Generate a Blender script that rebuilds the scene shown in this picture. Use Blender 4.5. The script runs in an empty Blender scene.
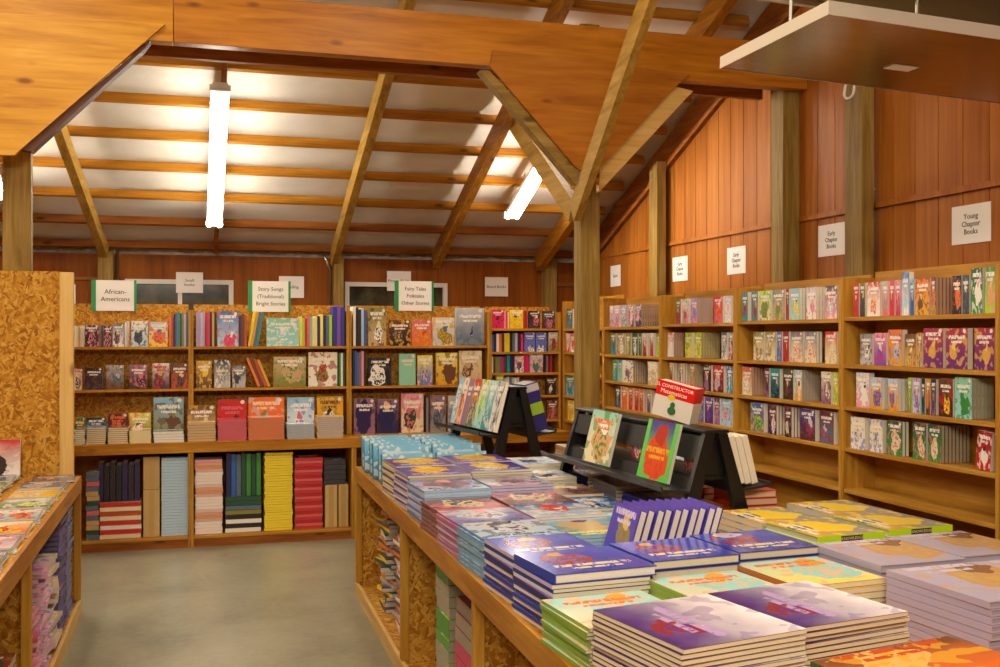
import bpy, bmesh, math, random
from mathutils import Vector, Matrix
random.seed(7)
C = bpy.context.scene.collection
# ---------------------------------------------------------------- camera geometry
H = 1.65; FP = 1050.0; YAW = math.radians(16.4)
SN, CS = math.sin(YAW), math.cos(YAW)
def ray(x, y):
    u = (x-500)/FP; v = (333.5-y)/FP
    return (SN+CS*u, CS-SN*u, v)
def PY(x, y, Y):
    a = ray(x, y); t = Y/a[1]; return Vector((a[0]*t, Y, H+a[2]*t))
def PX(x, y, X):
    a = ray(x, y); t = X/a[0]; return Vector((X, a[1]*t, H+a[2]*t))
def PZ(x, y, Z):
    a = ray(x, y); t = (Z-H)/a[2]; return Vector((a[0]*t, a[1]*t, Z))
cam_d = bpy.data.cameras.new('camera'); cam = bpy.data.objects.new('camera', cam_d); C.objects.link(cam)
cam.location = (0, 0, H); cam.rotation_euler = (math.pi/2, 0, -YAW)
cam_d.sensor_width = 36; cam_d.lens = FP*36/1000; cam_d.clip_start = .05; cam_d.clip_end = 60
bpy.context.scene.camera = cam
# ---------------------------------------------------------------- materials
def lin(c):
    if isinstance(c, str):
        c = PAL.get(c, c)
        c = tuple(int(c[i:i+2], 16)/255 for i in (0, 2, 4))
    return tuple((x/12.92 if x <= .04045 else ((x+.055)/1.055)**2.4) for x in c)+(1,)
PAL = dict(white='f2eee6', cream='e9dcb8', tan='c9a878', sand='d8b98a', brown='6b4226', dkbrown='35201a', black='17151a', grey='8d8c90',
 ltgrey='bdbcc0', dkgrey='3c3c44', red='c8201c', crimson='a0182c', maroon='5e1a26', orange='e8702a', dkorange='c0481a', gold='dfa528', yellow='f0cf28',
 lemon='f3e46a', lime='b4d82c', green='3d8f3c', dkgreen='1f5038', mint='8ecbb0', teal='1f93a0', sky='86bfe0', ltblue='b4d2ec', blue='2f62b8',
 navy='1e2458', purple='4b2a8c', dkpurple='2d1850', violet='7a4fb0', lilac='b8a4d4', lavender='cfc6e0', pink='ea9db4', hotpink='e0206a', mauve='94688a',
 peri='6a72d0', royal='30309c', rose='d86a78', olive='8a8434', slate='5a6f88', silver='c8ccd6', peach='f0be92', aqua='9adada', page='f0e8d4', pagew='f6f2ea')
def nmat(name):
    m = bpy.data.materials.new(name); m.use_nodes = True; nt = m.node_tree
    return m, nt, nt.nodes, nt.links, nt.nodes['Principled BSDF']
def noise(nt, vec, scale, detail=2, rough=.5, dist=0):
    n = nt.nodes.new('ShaderNodeTexNoise'); n.inputs['Scale'].default_value = scale; n.inputs['Detail'].default_value = detail
    n.inputs['Roughness'].default_value = rough; n.inputs['Distortion'].default_value = dist
    if vec is not None: nt.links.new(vec, n.inputs['Vector'])
    return n
def ramp(nt, fac, stops):
    r = nt.nodes.new('ShaderNodeValToRGB'); cr = r.color_ramp
    cr.elements[0].position = stops[0][0]; cr.elements[0].color = lin(stops[0][1])
    cr.elements[1].position = stops[-1][0]; cr.elements[1].color = lin(stops[-1][1])
    for p, c in stops[1:-1]:
        e = cr.elements.new(p); e.color = lin(c)
    nt.links.new(fac, r.inputs['Fac']); return r
def mapping(nt, scale, kind='Object', rot=(0, 0, 0), loc=(0, 0, 0)):
    tc = nt.nodes.new('ShaderNodeTexCoord'); mp = nt.nodes.new('ShaderNodeMapping')
    mp.inputs['Scale'].default_value = scale; mp.inputs['Rotation'].default_value = rot; mp.inputs['Location'].default_value = loc
    nt.links.new(tc.outputs[kind], mp.inputs['Vector']); return mp.outputs[0]
def bump(nt, fac, bs, strength=.2, dist=.01):
    b = nt.nodes.new('ShaderNodeBump'); b.inputs['Strength'].default_value = strength; b.inputs['Distance'].default_value = dist
    nt.links.new(fac, b.inputs['Height']); nt.links.new(b.outputs[0], bs.inputs['Normal'])
def plain(name, col, rough=.5, metal=0, emit=0, noise_amt=.0, coat=0):
    m, nt, N, L, bs = nmat(name)
    bs.inputs['Base Color'].default_value = lin(col); bs.inputs['Roughness'].default_value = rough; bs.inputs['Metallic'].default_value = metal
    if coat: bs.inputs['Coat Weight'].default_value = coat
    if emit: bs.inputs['Emission Color'].default_value = lin(col); bs.inputs['Emission Strength'].default_value = emit
    if noise_amt:
        n = noise(nt, mapping(nt, (1, 1, 1)), 14, 3)
        mx = N.new('ShaderNodeMixRGB'); mx.blend_type = 'MULTIPLY'; mx.inputs[0].default_value = noise_amt
        mx.inputs[1].default_value = lin(col); L.new(n.outputs['Fac'], mx.inputs[2]); L.new(mx.outputs[0], bs.inputs['Base Color'])
    return m
def wood(name, cols, axis, rough=.5, knots=True, fine=60, seed=0):
    m, nt, N, L, bs = nmat(name)
    s = [9, 9, 9]; s[axis] = .9
    v = mapping(nt, s, loc=(seed, seed*.7, seed*.3))
    n = noise(nt, v, 1.6, 6, .65, .6)
    s2 = [fine, fine, fine]; s2[axis] = 2.5
    n2 = noise(nt, mapping(nt, s2), 1, 2)
    add = N.new('ShaderNodeMath'); add.operation = 'MULTIPLY_ADD'; add.inputs[1].default_value = .35
    L.new(n2.outputs['Fac'], add.inputs[0]); L.new(n.outputs['Fac'], add.inputs[2])
    r = ramp(nt, add.outputs[0], [(.42, cols[0]), (.66, cols[1]), (.9, cols[2])])
    out = r.outputs[0]
    if knots:
        s3 = [5.5, 5.5, 5.5]; s3[axis] = 2.2
        vo = N.new('ShaderNodeTexVoronoi'); vo.inputs['Scale'].default_value = 1.0
        L.new(mapping(nt, s3, loc=(seed+3.1, 1.7, .4)), vo.inputs['Vector'])
        kr = N.new('ShaderNodeMapRange'); kr.inputs['From Min'].default_value = .05; kr.inputs['From Max'].default_value = .13
        kr.inputs['To Min'].default_value = .8; kr.inputs['To Max'].default_value = 0; L.new(vo.outputs['Distance'], kr.inputs['Value'])
        mx = N.new('ShaderNodeMixRGB'); L.new(kr.outputs[0], mx.inputs[0]); L.new(out, mx.inputs[1]); mx.inputs[2].default_value = lin(cols[3] if len(cols) > 3 else '5a2f14')
        out = mx.outputs[0]
    L.new(out, bs.inputs['Base Color']); bs.inputs['Roughness'].default_value = rough
    bs.inputs['Specular IOR Level'].default_value = .2
    bump(nt, add.outputs[0], bs, .12, .004)
    return m
def osb(name, cols):
    m, nt, N, L, bs = nmat(name)
    tc = N.new('ShaderNodeTexCoord'); sx = N.new('ShaderNodeSeparateXYZ'); L.new(tc.outputs['Object'], sx.inputs[0])
    def MA(x, k, y):
        n = N.new('ShaderNodeMath'); n.operation = 'MULTIPLY_ADD'; L.new(x, n.inputs[0]); n.inputs[1].default_value = k; L.new(y, n.inputs[2]); return n.outputs[0]
    cb = N.new('ShaderNodeCombineXYZ'); L.new(MA(sx.outputs[1], .7, sx.outputs[0]), cb.inputs[0]); L.new(MA(sx.outputs[1], .6, sx.outputs[2]), cb.inputs[1])
    def chips(ang, off):
        mp = N.new('ShaderNodeMapping'); mp.vector_type = 'TEXTURE'; mp.inputs['Rotation'].default_value = (0, 0, ang); mp.inputs['Scale'].default_value = (1/21, 1/72, 1); mp.inputs['Location'].default_value = off
        L.new(cb.outputs[0], mp.inputs['Vector'])
        v = N.new('ShaderNodeTexVoronoi'); v.voronoi_dimensions = '2D'; v.inputs['Scale'].default_value = 1; L.new(mp.outputs[0], v.inputs['Vector']); return v.outputs['Color']
    cur = chips(.35, (0, 0, 0))
    for k, (ang, thr) in enumerate(((1.25, .5), (-.7, .56), (2.2, .6))):
        n1 = noise(nt, mapping(nt, (1, 1, 1), loc=(k*7.3, k*3.1, 0)), 26, 1)
        sel = N.new('ShaderNodeMath'); sel.operation = 'GREATER_THAN'; sel.inputs[1].default_value = thr; L.new(n1.outputs['Fac'], sel.inputs[0])
        mx = N.new('ShaderNodeMixRGB'); L.new(sel.outputs[0], mx.inputs[0]); L.new(cur, mx.inputs[1]); L.new(chips(ang, (k*.31, k*.17, 0)), mx.inputs[2]); cur = mx.outputs[0]
    sp = N.new('ShaderNodeSeparateColor'); L.new(cur, sp.inputs[0])
    r = ramp(nt, sp.outputs[0], [(0, cols[0]), (.25, cols[1]), (.6, cols[2]), (1, cols[3])])
    L.new(r.outputs[0], bs.inputs['Base Color']); bs.inputs['Roughness'].default_value = .6
    bs.inputs['Specular IOR Level'].default_value = .15
    bump(nt, sp.outputs[0], bs, .25, .003)
    return m
# cover artwork node group
def mk_art():
    g = bpy.data.node_groups.new('cover_art', 'ShaderNodeTree')
    I = g.interface
    for n in ('Top', 'Bottom', 'Blob', 'Figure', 'Head', 'Title'): I.new_socket(n, in_out='INPUT', socket_type='NodeSocketColor')
    for n in ('Seed', 'FX', 'FY', 'FR', 'TV', 'BA', 'ST', 'BW'): I.new_socket(n, in_out='INPUT', socket_type='NodeSocketFloat')
    I.new_socket('Color', in_out='OUTPUT', socket_type='NodeSocketColor')
    gi = g.nodes.new('NodeGroupInput'); go = g.nodes.new('NodeGroupOutput'); N = g.nodes; L = g.links
    def M(op, a, b=None, c=None):
        n = N.new('ShaderNodeMath'); n.operation = op
        for i, x in enumerate((a, b, c)):
            if x is None: continue
            if isinstance(x, (int, float)): n.inputs[i].default_value = x
            else: L.new(x, n.inputs[i])
        return n.outputs[0]
    def MX(f, a, b):
        n = N.new('ShaderNodeMixRGB'); L.new(f, n.inputs[0]); L.new(a, n.inputs[1])
        if isinstance(b, tuple): n.inputs[2].default_value = b
        else: L.new(b, n.inputs[2])
        return n.outputs[0]
    uv = N.new('ShaderNodeUVMap').outputs[0]
    sx = N.new('ShaderNodeSeparateXYZ'); L.new(uv, sx.inputs[0]); U, V = sx.outputs[0], sx.outputs[1]
    cb = N.new('ShaderNodeCombineXYZ'); L.new(M('ADD', U, gi.outputs['Seed']), cb.inputs[0]); L.new(V, cb.inputs[1]); L.new(gi.outputs['Seed'], cb.inputs[2])
    P = cb.outputs[0]
    nz = N.new('ShaderNodeTexNoise'); nz.inputs['Scale'].default_value = 3.2; nz.inputs['Detail'].default_value = 3; L.new(P, nz.inputs['Vector'])
    sc = N.new('ShaderNodeSeparateColor'); L.new(nz.outputs['Color'], sc.inputs[0])
    WU = M('MULTIPLY_ADD', M('SUBTRACT', sc.outputs[0], .5), .5, U); WV = M('MULTIPLY_ADD', M('SUBTRACT', sc.outputs[1], .5), .5, V)
    col = MX(M('POWER', M('SMOOTH_MIN', M('MAXIMUM', WV, 0), 1, .1), 1.5), gi.outputs['Bottom'], gi.outputs['Top'])
    nb = N.new('ShaderNodeTexNoise'); nb.inputs['Scale'].default_value = 5.5; nb.inputs['Detail'].default_value = 1.5; L.new(P, nb.inputs['Vector'])
    bl = M('MULTIPLY', M('GREATER_THAN', nb.outputs['Fac'], .56), gi.outputs['BA'])
    col = MX(bl, col, gi.outputs['Blob'])
    def ell(cx, cy, rx, ry, wu=WU, wv=WV):
        dx = M('DIVIDE', M('SUBTRACT', wu, cx), rx); dy = M('DIVIDE', M('SUBTRACT', wv, cy), ry)
        return M('LESS_THAN', M('ADD', M('MULTIPLY', dx, dx), M('MULTIPLY', dy, dy)), 1)
    FX, FY, FR = gi.outputs['FX'], gi.outputs['FY'], gi.outputs['FR']
    col = MX(ell(FX, FY, FR, M('MULTIPLY', FR, 1.1)), col, gi.outputs['Figure'])
    n3 = N.new('ShaderNodeTexNoise'); n3.inputs['Scale'].default_value = 12; L.new(P, n3.inputs['Vector'])
    f2 = M('MULTIPLY', ell(FX, FY, M('MULTIPLY', FR, .8), FR), M('GREATER_THAN', n3.outputs['Fac'], .53))
    col = MX(f2, col, gi.outputs['Blob'])
    col = MX(ell(M('ADD', FX, .03), M('MULTIPLY_ADD', FR, .95, FY), M('MULTIPLY', FR, .45), M('MULTIPLY', FR, .42)), col, gi.outputs['Head'])
    col = MX(M('GREATER_THAN', M('ABSOLUTE', M('SUBTRACT', U, .5)), M('SUBTRACT', .501, gi.outputs['BW'])), col, gi.outputs['Bottom'])
    # title: rough letter-like marks in two lines
    cm = N.new('ShaderNodeCombineXYZ'); L.new(M('ADD', M('MULTIPLY', U, 24), gi.outputs['Seed']), cm.inputs[0]); L.new(M('MULTIPLY', V, 9), cm.inputs[1])
    nt_ = N.new('ShaderNodeTexNoise'); nt_.inputs['Scale'].default_value = 1; L.new(cm.outputs[0], nt_.inputs['Vector'])
    let = M('GREATER_THAN', nt_.outputs['Fac'], .44)
    dv = M('ABSOLUTE', M('SUBTRACT', V, gi.outputs['TV'])); dv2 = M('ABSOLUTE', M('SUBTRACT', V, M('SUBTRACT', gi.outputs['TV'], .12)))
    ln = M('MAXIMUM', M('LESS_THAN', dv, .045), M('MULTIPLY', M('LESS_THAN', dv2, .03), M('LESS_THAN', M('ABSOLUTE', M('SUBTRACT', U, .5)), .25)))
    inu = M('LESS_THAN', M('ABSOLUTE', M('SUBTRACT', U, .5)), .38)
    col = MX(M('MULTIPLY', M('MULTIPLY', ln, let), inu), col, gi.outputs['Title'])
    st = M('MULTIPLY', ell(.86, .93, .075, .05, U, V), gi.outputs['ST'])
    col = MX(st, col, lin('e8e4dc'))
    L.new(col, go.inputs[0]); return g
ART = mk_art()
_mats = {}
def artmat(spec, seed=None, gloss=.35, st=0, **kw):
    """spec: 'top bottom blob figure head title' colour words"""
    key = (spec, seed, st, tuple(sorted(kw.items())))
    if key in _mats: return _mats[key]
    w = spec.split()
    while len(w) < 6: w.append({1: w[0], 2: w[-1], 3: 'cream', 4: 'peach', 5: 'white'}[len(w)])
    rr = random.Random(spec+str(seed))
    m, nt, N, L, bs = nmat('printed_cover')
    g = N.new('ShaderNodeGroup'); g.node_tree = ART
    for n, c in zip(('Top', 'Bottom', 'Blob', 'Figure', 'Head', 'Title'), w): g.inputs[n].default_value = lin(c)
    vals = dict(Seed=rr.uniform(0, 60), FX=rr.uniform(.35, .65), FY=rr.uniform(.3, .45), FR=rr.uniform(.18, .3), TV=rr.choice([.85, .8, .78]), BA=.7, ST=st)
    vals.update(kw)
    for k, v in vals.items(): g.inputs[k].default_value = v
    L.new(g.outputs[0], bs.inputs['Base Color']); bs.inputs['Roughness'].default_value = gloss
    _mats[key] = m; return m
def spinemat(c):
    key = ('sp', c)
    if key not in _mats: _mats[key] = plain('printed_spine', c, .4)
    return _mats[key]
def paper(c):
    key = ('pg', c)
    if key in _mats: return _mats[key]
    m, nt, N, L, bs = nmat('paper_edges')
    n = noise(nt, mapping(nt, (3, 3, 3)), 60, 1)
    mx = N.new('ShaderNodeMixRGB'); mx.blend_type = 'MULTIPLY'; mx.inputs[0].default_value = .14; mx.inputs[1].default_value = lin(c)
    L.new(n.outputs['Fac'], mx.inputs[2]); L.new(mx.outputs[0], bs.inputs['Base Color']); bs.inputs['Roughness'].default_value = .8
    _mats[key] = m; return m
# ---------------------------------------------------------------- mesh helpers
def mesh_obj(name, verts, faces, mats, mi=None, parent=None, uvs=None, smooth=False):
    me = bpy.data.meshes.new(name); me.from_pydata([tuple(v) for v in verts], [], faces); me.update()
    for m in (mats if isinstance(mats, (list, tuple)) else [mats]): me.materials.append(m)
    if mi:
        for p, i in zip(me.polygons, mi): p.material_index = i
    if smooth:
        for p in me.polygons: p.use_smooth = True
    if uvs:
        l = me.uv_layers.new(name='UVMap')
        for p in me.polygons:
            for k, li in enumerate(p.loop_indices): l.data[li].uv = uvs.get(p.index, [(0, 0)]*4)[k]
    o = bpy.data.objects.new(name, me); C.objects.link(o)
    if parent: o.parent = parent
    return o
BF = [(0, 3, 2, 1), (4, 5, 6, 7), (0, 1, 5, 4), (1, 2, 6, 5), (2, 3, 7, 6), (3, 0, 4, 7)]
def boxv(x0, x1, y0, y1, z0, z1):
    return [(x0, y0, z0), (x1, y0, z0), (x1, y1, z0), (x0, y1, z0), (x0, y0, z1), (x1, y0, z1), (x1, y1, z1), (x0, y1, z1)]
class MB:
    def __init__(s): s.v = []; s.f = []; s.m = []
    def add(s, vs, fs, mi=0):
        b = len(s.v); s.v += [tuple(v) for v in vs]; s.f += [tuple(b+i for i in f) for f in fs]; s.m += [mi]*len(fs)
    def box(s, x0, x1, y0, y1, z0, z1, mi=0): s.add(boxv(x0, x1, y0, y1, z0, z1), BF, mi); return s
    def bar(s, p0, p1, w, h, side=None, mi=0):
        """beam from p0 to p1; w along 'side', h across"""
        p0, p1 = Vector(p0), Vector(p1); d = (p1-p0).normalized()
        sd = Vector(side) if side else Vector((1, 0, 0)); sd = (sd-d*sd.dot(d)).normalized(); up = sd.cross(d).normalized()
        vs = []
        for p in (p0, p1):
            for a, b in ((-1, -1), (1, -1), (1, 1), (-1, 1)): vs.append(p+sd*(a*w/2)+up*(b*h/2))
        s.add(vs, BF, mi); return s
    def tube(s, pts, r, n=10, mi=0):
        pts = [Vector(p) for p in pts]; rings = []
        for i, p in enumerate(pts):
            d = (pts[min(i+1, len(pts)-1)]-pts[max(i-1, 0)]).normalized()
            a = d.orthogonal().normalized() if i == 0 else (a-d*a.dot(d)).normalized()
            b = d.cross(a); rings.append([p+a*(r*math.cos(k*2*math.pi/n))+b*(r*math.sin(k*2*math.pi/n)) for k in range(n)])
        vs = [v for rg in rings for v in rg]; fs = []
        for i in range(len(pts)-1):
            for k in range(n): fs.append((i*n+k, i*n+(k+1) % n, (i+1)*n+(k+1) % n, (i+1)*n+k))
        fs.append(tuple(reversed(range(n)))); fs.append(tuple((len(pts)-1)*n+k for k in range(n)))
        s.add(vs, fs, mi); return s
    def prism(s, poly, y0, y1, mi=0):
        """poly in XZ extruded from y0 to y1"""
        n = len(poly); vs = [(x, y0, z) for x, z in poly]+[(x, y1, z) for x, z in poly]
        fs = [tuple(range(n)), tuple(reversed(range(n, 2*n)))]+[(i, i+n, (i+1) % n+n, (i+1) % n) for i in range(n)]
        s.add(vs, fs, mi); return s
    def build(s, name, mats, parent=None, bevel=0, smooth=False):
        o = mesh_obj(name, s.v, s.f, mats, s.m, parent, smooth=smooth)
        bm = bmesh.new(); bm.from_mesh(o.data); bmesh.ops.recalc_face_normals(bm, faces=bm.faces); bm.to_mesh(o.data); bm.free()
        if bevel:
            b = o.modifiers.new('bevel', 'BEVEL'); b.width = bevel; b.segments = 2; b.limit_method = 'ANGLE'
        return o
def empty(name, loc=(0, 0, 0), rot=(0, 0, 0)):
    o = bpy.data.objects.new(name, None); o.empty_display_size = .1; C.objects.link(o); o.location = loc; o.rotation_euler = rot; return o
LABELS = {}
def tag(o, label, cat, group=None):
    for a, b in ((' facing out on ', ' on '), ('further copy behind', 'copy behind'), ('another copy behind', 'copy behind'), (' shelf of ', ' shelf, '), (' standing on ', ' on '), (' the ', ' ')):
        if len(label.split()) > 16: label = label.replace(a, b)
    w = label.split()
    if not 4 <= len(w) <= 16: print('LABELLEN', len(w), label)
    LABELS.setdefault(label, []).append((o, group))
    o['label'] = label; o['category'] = cat
    if group: o['group'] = group
    return o
def struct(o): o['kind'] = 'structure'; return o
def rebase(o, loc):
    """move origin of a world-space mesh to loc"""
    loc = Vector(loc); o.data.transform(Matrix.Translation(-loc)); o.location = loc; return o
# ---------------------------------------------------------------- shared materials
W = {}
for ax, an in enumerate('XYZ'):
    W['pine'+an] = wood('honey_pine', ('7e4c0c', 'aa7018', 'c48c30'), ax, .45, seed=ax)
    W['shelf'+an] = wood('shelf_plywood', ('94621a', 'b48028', 'cc9c42'), ax, .45, False, seed=ax+2)
    W['fir'+an] = wood('treated_fir', ('6a5020', '8c6e32', 'a88c4c', '45341a'), ax, .6, seed=ax+5)
    W['rafter'+an] = wood('rafter_pine', ('86641e', 'b08a38', 'c6a456', '6a4a1c'), ax, .55, seed=ax+25)  # lighter copy of the fir, lamplight on the lit sides put into the colour
    W['dark'+an] = wood('stained_fir', ('6e3a14', '94561f', 'ad7030', '4a2812'), ax, .55, seed=ax+8)
    W['beam'+an] = wood('varnished_beam', ('a0620e', 'c4841c', 'd69c34', '6e360c'), ax, .38, seed=ax+11, fine=35)
    W['pale'+an] = wood('new_pine', ('bc9048', 'd2aa62', 'e0bc78', '80562a'), ax, .5, seed=ax+14)
W['osb'] = osb('strand_board', ('8c5816', 'aa701e', 'be882e', 'd2a24c'))
W['redply'] = wood('reddish_plywood', ('8c5010', 'a8661a', 'b87626', '4a200a'), 0, .4, True, 40, 33)
W['redbeam'] = wood('reddish_beam', ('94540e', 'b4701a', 'c88428', '5c2c0c'), 0, .38, True, 35, 37)
W['ply'] = wood('gusset_plywood', ('b47418', 'cf9428', 'e0a840', '70340c'), 0, .4, True, 40, 21)
W['black'] = plain('black_plastic', '0c0c0d', .42, noise_amt=.2)
W['white'] = plain('white_paint', 'dcd8d0', .5)
W['paper'] = plain('sign_paper', 'f2eeea', .6)
W['ink'] = plain('sign_ink', '1c181a', .7)
W['greenedge'] = plain('green_edge', '0f8a48', .4)
W['steel'] = plain('steel', 'a8a49c', .35, 1)
# ================================================================ SETTING
XW = 4.15; YB = 10.9; XL = -4.2; YF = -3.0; RS = .39; RZ0 = 2.557; YR = 2.0
def roofz(y): return RZ0+RS*(YB-y) if y >= YR else RZ0+RS*(YB-YR)-RS*(YR-y)
# floor
m, nt, N, L, bs = nmat('sealed_concrete')
n = noise(nt, mapping(nt, (1, 1, 1)), 1.4, 6, .6, .4); n2 = noise(nt, mapping(nt, (1, 1, 1)), 22, 4)
ad = N.new('ShaderNodeMath'); ad.operation = 'MULTIPLY_ADD'; ad.inputs[1].default_value = .3; L.new(n2.outputs['Fac'], ad.inputs[0]); L.new(n.outputs['Fac'], ad.inputs[2])
r = ramp(nt, ad.outputs[0], [(.4, '6e6a58'), (.65, '8a8670'), (.9, '9d9984')]); L.new(r.outputs[0], bs.inputs['Base Color']); bs.inputs['Roughness'].default_value = .33
bump(nt, n2.outputs['Fac'], bs, .05, .003)
struct(MB().box(XL-.1, XW+.1, YF-.1, YB+.6, -.12, 0).build('floor', m))
# T1-11 style grooved walls
def groove_wall(name, a0, a1, fixed, inward, axis, topf, mat, pitch=.203, gw=.009, gd=.007, thick=.1):
    """axis 'Y' : wall in plane X=fixed; axis 'X' : plane Y=fixed. inward = sign of room side"""
    pts = []; p = a0
    while p < a1-1e-6:
        q = min(p+pitch-gw, a1); pts += [(p, 0), (q, 0)]
        if q < a1: pts += [(q+.001, gd), (q+gw-.001, gd)]
        p += pitch
    vs = []; fs = []
    for a, d in pts:
        f = fixed-inward*d
        for z in (0, topf(a)): vs.append((f, a, z) if axis == 'Y' else (a, f, z))
    n = len(pts)
    for i in range(n-1): fs.append((2*i, 2*i+2, 2*i+3, 2*i+1))
    b = len(vs); fb = fixed-inward*thick
    for a in (a0, a1):
        for z in (0, topf(a)): vs.append((fb, a, z) if axis == 'Y' else (a, fb, z))
    fs += [(b, b+1, b+3, b+2), (0, 1, b+1, b), (2*n-2, b+2, b+3, 2*n-1)]
    o = mesh_obj(name, vs, fs, mat)
    bm = bmesh.new(); bm.from_mesh(o.data); bmesh.ops.recalc_face_normals(bm, faces=bm.faces); bm.to_mesh(o.data); bm.free()
    return struct(o)
def wallmat(name, cols):
    m, nt, N, L, bs = nmat(name)
    n = noise(nt, mapping(nt, (14, 14, .7)), 1.5, 5, .6, .5); n2 = noise(nt, mapping(nt, (4.93, 4.93, 0)), 1, 0)
    ad = N.new('ShaderNodeMath'); ad.operation = 'MULTIPLY_ADD'; ad.inputs[1].default_value = .5; L.new(n2.outputs['Fac'], ad.inputs[0]); L.new(n.outputs['Fac'], ad.inputs[2])
    r = ramp(nt, ad.outputs[0], [(.45, cols[0]), (.75, cols[1]), (1, cols[2])]); L.new(r.outputs[0], bs.inputs['Base Color']); bs.inputs['Roughness'].default_value = .5
    bs.inputs['Specular IOR Level'].default_value = .15
    bump(nt, n.outputs['Fac'], bs, .08, .003); return m
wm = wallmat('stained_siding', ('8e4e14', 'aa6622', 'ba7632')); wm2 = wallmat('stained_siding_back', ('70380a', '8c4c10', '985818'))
groove_wall('wall_right', YF, YB, XW, -1, 'Y', lambda y: roofz(y)+.04 if y != YF else roofz(y), wm)
# back wall: siding up to 2.43, pieces round the two windows
WT = 2.43
wins = [(-.62, .41), (1.53, 2.62)]; wz0, wz1 = 1.20, 2.185
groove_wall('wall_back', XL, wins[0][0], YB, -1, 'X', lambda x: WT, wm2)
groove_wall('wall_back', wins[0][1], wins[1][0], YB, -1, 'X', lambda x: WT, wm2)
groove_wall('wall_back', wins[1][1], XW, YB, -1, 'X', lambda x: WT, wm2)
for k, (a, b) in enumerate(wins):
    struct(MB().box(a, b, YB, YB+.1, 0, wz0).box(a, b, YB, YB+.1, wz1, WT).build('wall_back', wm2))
    e = empty('window_%d' % (k+1), (a, YB, wz0)); e['kind'] = 'structure'
    w = b-a; h = wz1-wz0; mb = MB(); f = .045
    mb.box(0, w, -.02, .06, 0, f).box(0, w, -.02, .06, h-f, h).box(0, f, -.02, .06, f, h-f).box(w-f, w, -.02, .06, f, h-f).box(w/2-.02, w/2+.02, -.012, .05, f, h-f)
    wf = mb.build('window_frame', W['white'], e)
    gl, nt, N, L, bs = nmat('night_glass'); bs.inputs['Base Color'].default_value = lin('3c3a2c'); bs.inputs['Roughness'].default_value = .12
    n = noise(nt, mapping(nt, (1, 1, 1)), 5, 3); r = ramp(nt, n.outputs['Fac'], [(.35, '26261e'), (.7, '58543e')]); L.new(r.outputs[0], bs.inputs['Base Color'])
    for s in (0, 1): MB().box(f if s == 0 else w/2+.02, w/2-.02 if s == 0 else w-f, .02, .028, f, h-f).build('window_pane', gl, wf)
    struct(MB().box(a, b, YB+.12, YB+.2, wz0-.05, wz1+.05).build('wall_outside', W['black']))
struct(MB().box(XL-.1, XL, YF, YB, 0, 6.4).build('wall_left', wm))
struct(MB().box(XL, XW, YF-.1, YF, 0, 4.2).build('wall_front', wm))
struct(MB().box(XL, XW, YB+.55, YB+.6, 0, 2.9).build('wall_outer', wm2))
# trims
struct(MB().box(XW-.02, XW-.001, YF, YB-.01, 2.44, 2.475).build('trim_1', wm))
struct(MB().box(XL, -.87, YB-.02, YB-.001, 2.17, 2.2).build('trim_2', W['darkX']))
struct(MB().box(3.83, XW-.03, YB-.03, YB-.001, 2.17, 2.21).build('trim_3', W['darkX']))
struct(MB().box(XL, XW-.2, YB-.015, YB-.001, WT-.02, WT).build('trim_4', wm2))
# ceiling: white faced insulation sagging between the purlins
PUR = [10.9-.477*i for i in range(19)]
m, nt, N, L, bs = nmat('white_insulation_facing')
n = noise(nt, mapping(nt, (1, 1, 1)), 3, 5, .6); r = ramp(nt, n.outputs['Fac'], [(.3, 'dcd8ce'), (.7, 'eae6de')]); L.new(r.outputs[0], bs.inputs['Base Color']); bs.inputs['Roughness'].default_value = .45
bump(nt, n.outputs['Fac'], bs, .25, .03)
INS = m
vs = []; fs = []; nx = 120; rows = []
def ceil_rows():
    y = YB+.55
    ys = [y]
    for i in range(len(PUR)-1):
        for k in range(5): ys.append(PUR[i]+(PUR[i+1]-PUR[i])*k/5)
    ys.append(PUR[-1]); return ys
ys = ceil_rows()
for j, y in enumerate(ys):
    for i in range(nx+1):
        x = XL+(XW+.1-XL)*i/nx
        ph = ((10.9-y)/.477) % 1
        sag = .022*math.sin(math.pi*ph)*(1+.4*math.sin(x*2.1+int((10.9-y)/.477)*1.7))
        seam = .012*math.exp(-((x-.02*math.sin(y*3)+.25) % 1.22-.6)**2/.0006)
        vs.append((x, y, RZ0+RS*(YB-y)+.03-sag+seam))
for j in range(len(ys)-1):
    for i in range(nx): a = j*(nx+1)+i; fs.append((a, a+1, a+nx+2, a+nx+1))
o = mesh_obj('ceiling', vs, fs, INS, smooth=True); struct(o)
yl = PUR[-1]
rz = RZ0+RS*(YB-yl)
struct(MB().add([(XL, yl, rz+.03), (XW+.1, yl, rz+.03), (XW+.1, YF, roofz(YF)+.3), (XL, YF, roofz(YF)+.3)], [(0, 1, 2, 3)]) or W) if False else None
mb = MB(); mb.add([(XL, yl, rz+.03), (XW+.1, yl, rz+.03), (XW+.1, YF-.1, 3.7), (XL, YF-.1, 3.7)], [(0, 1, 2, 3)]); struct(mb.build('ceiling_front', INS))
# purlins
GP = 'purlins under the insulation'
for i, y in enumerate(PUR[:17]):
    z = roofz(y)
    o = MB().bar((XL, y, z-.035), (XW-.11, y, z-.035), .038, .075, (0, 1, -RS)).build('roof_purlin', W['darkX' if i in (0, 1) else 'pineX'])
    tag(rebase(o, (0, y, z)), 'long horizontal roof purlin against the white insulated ceiling', 'beam', GP)
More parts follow.
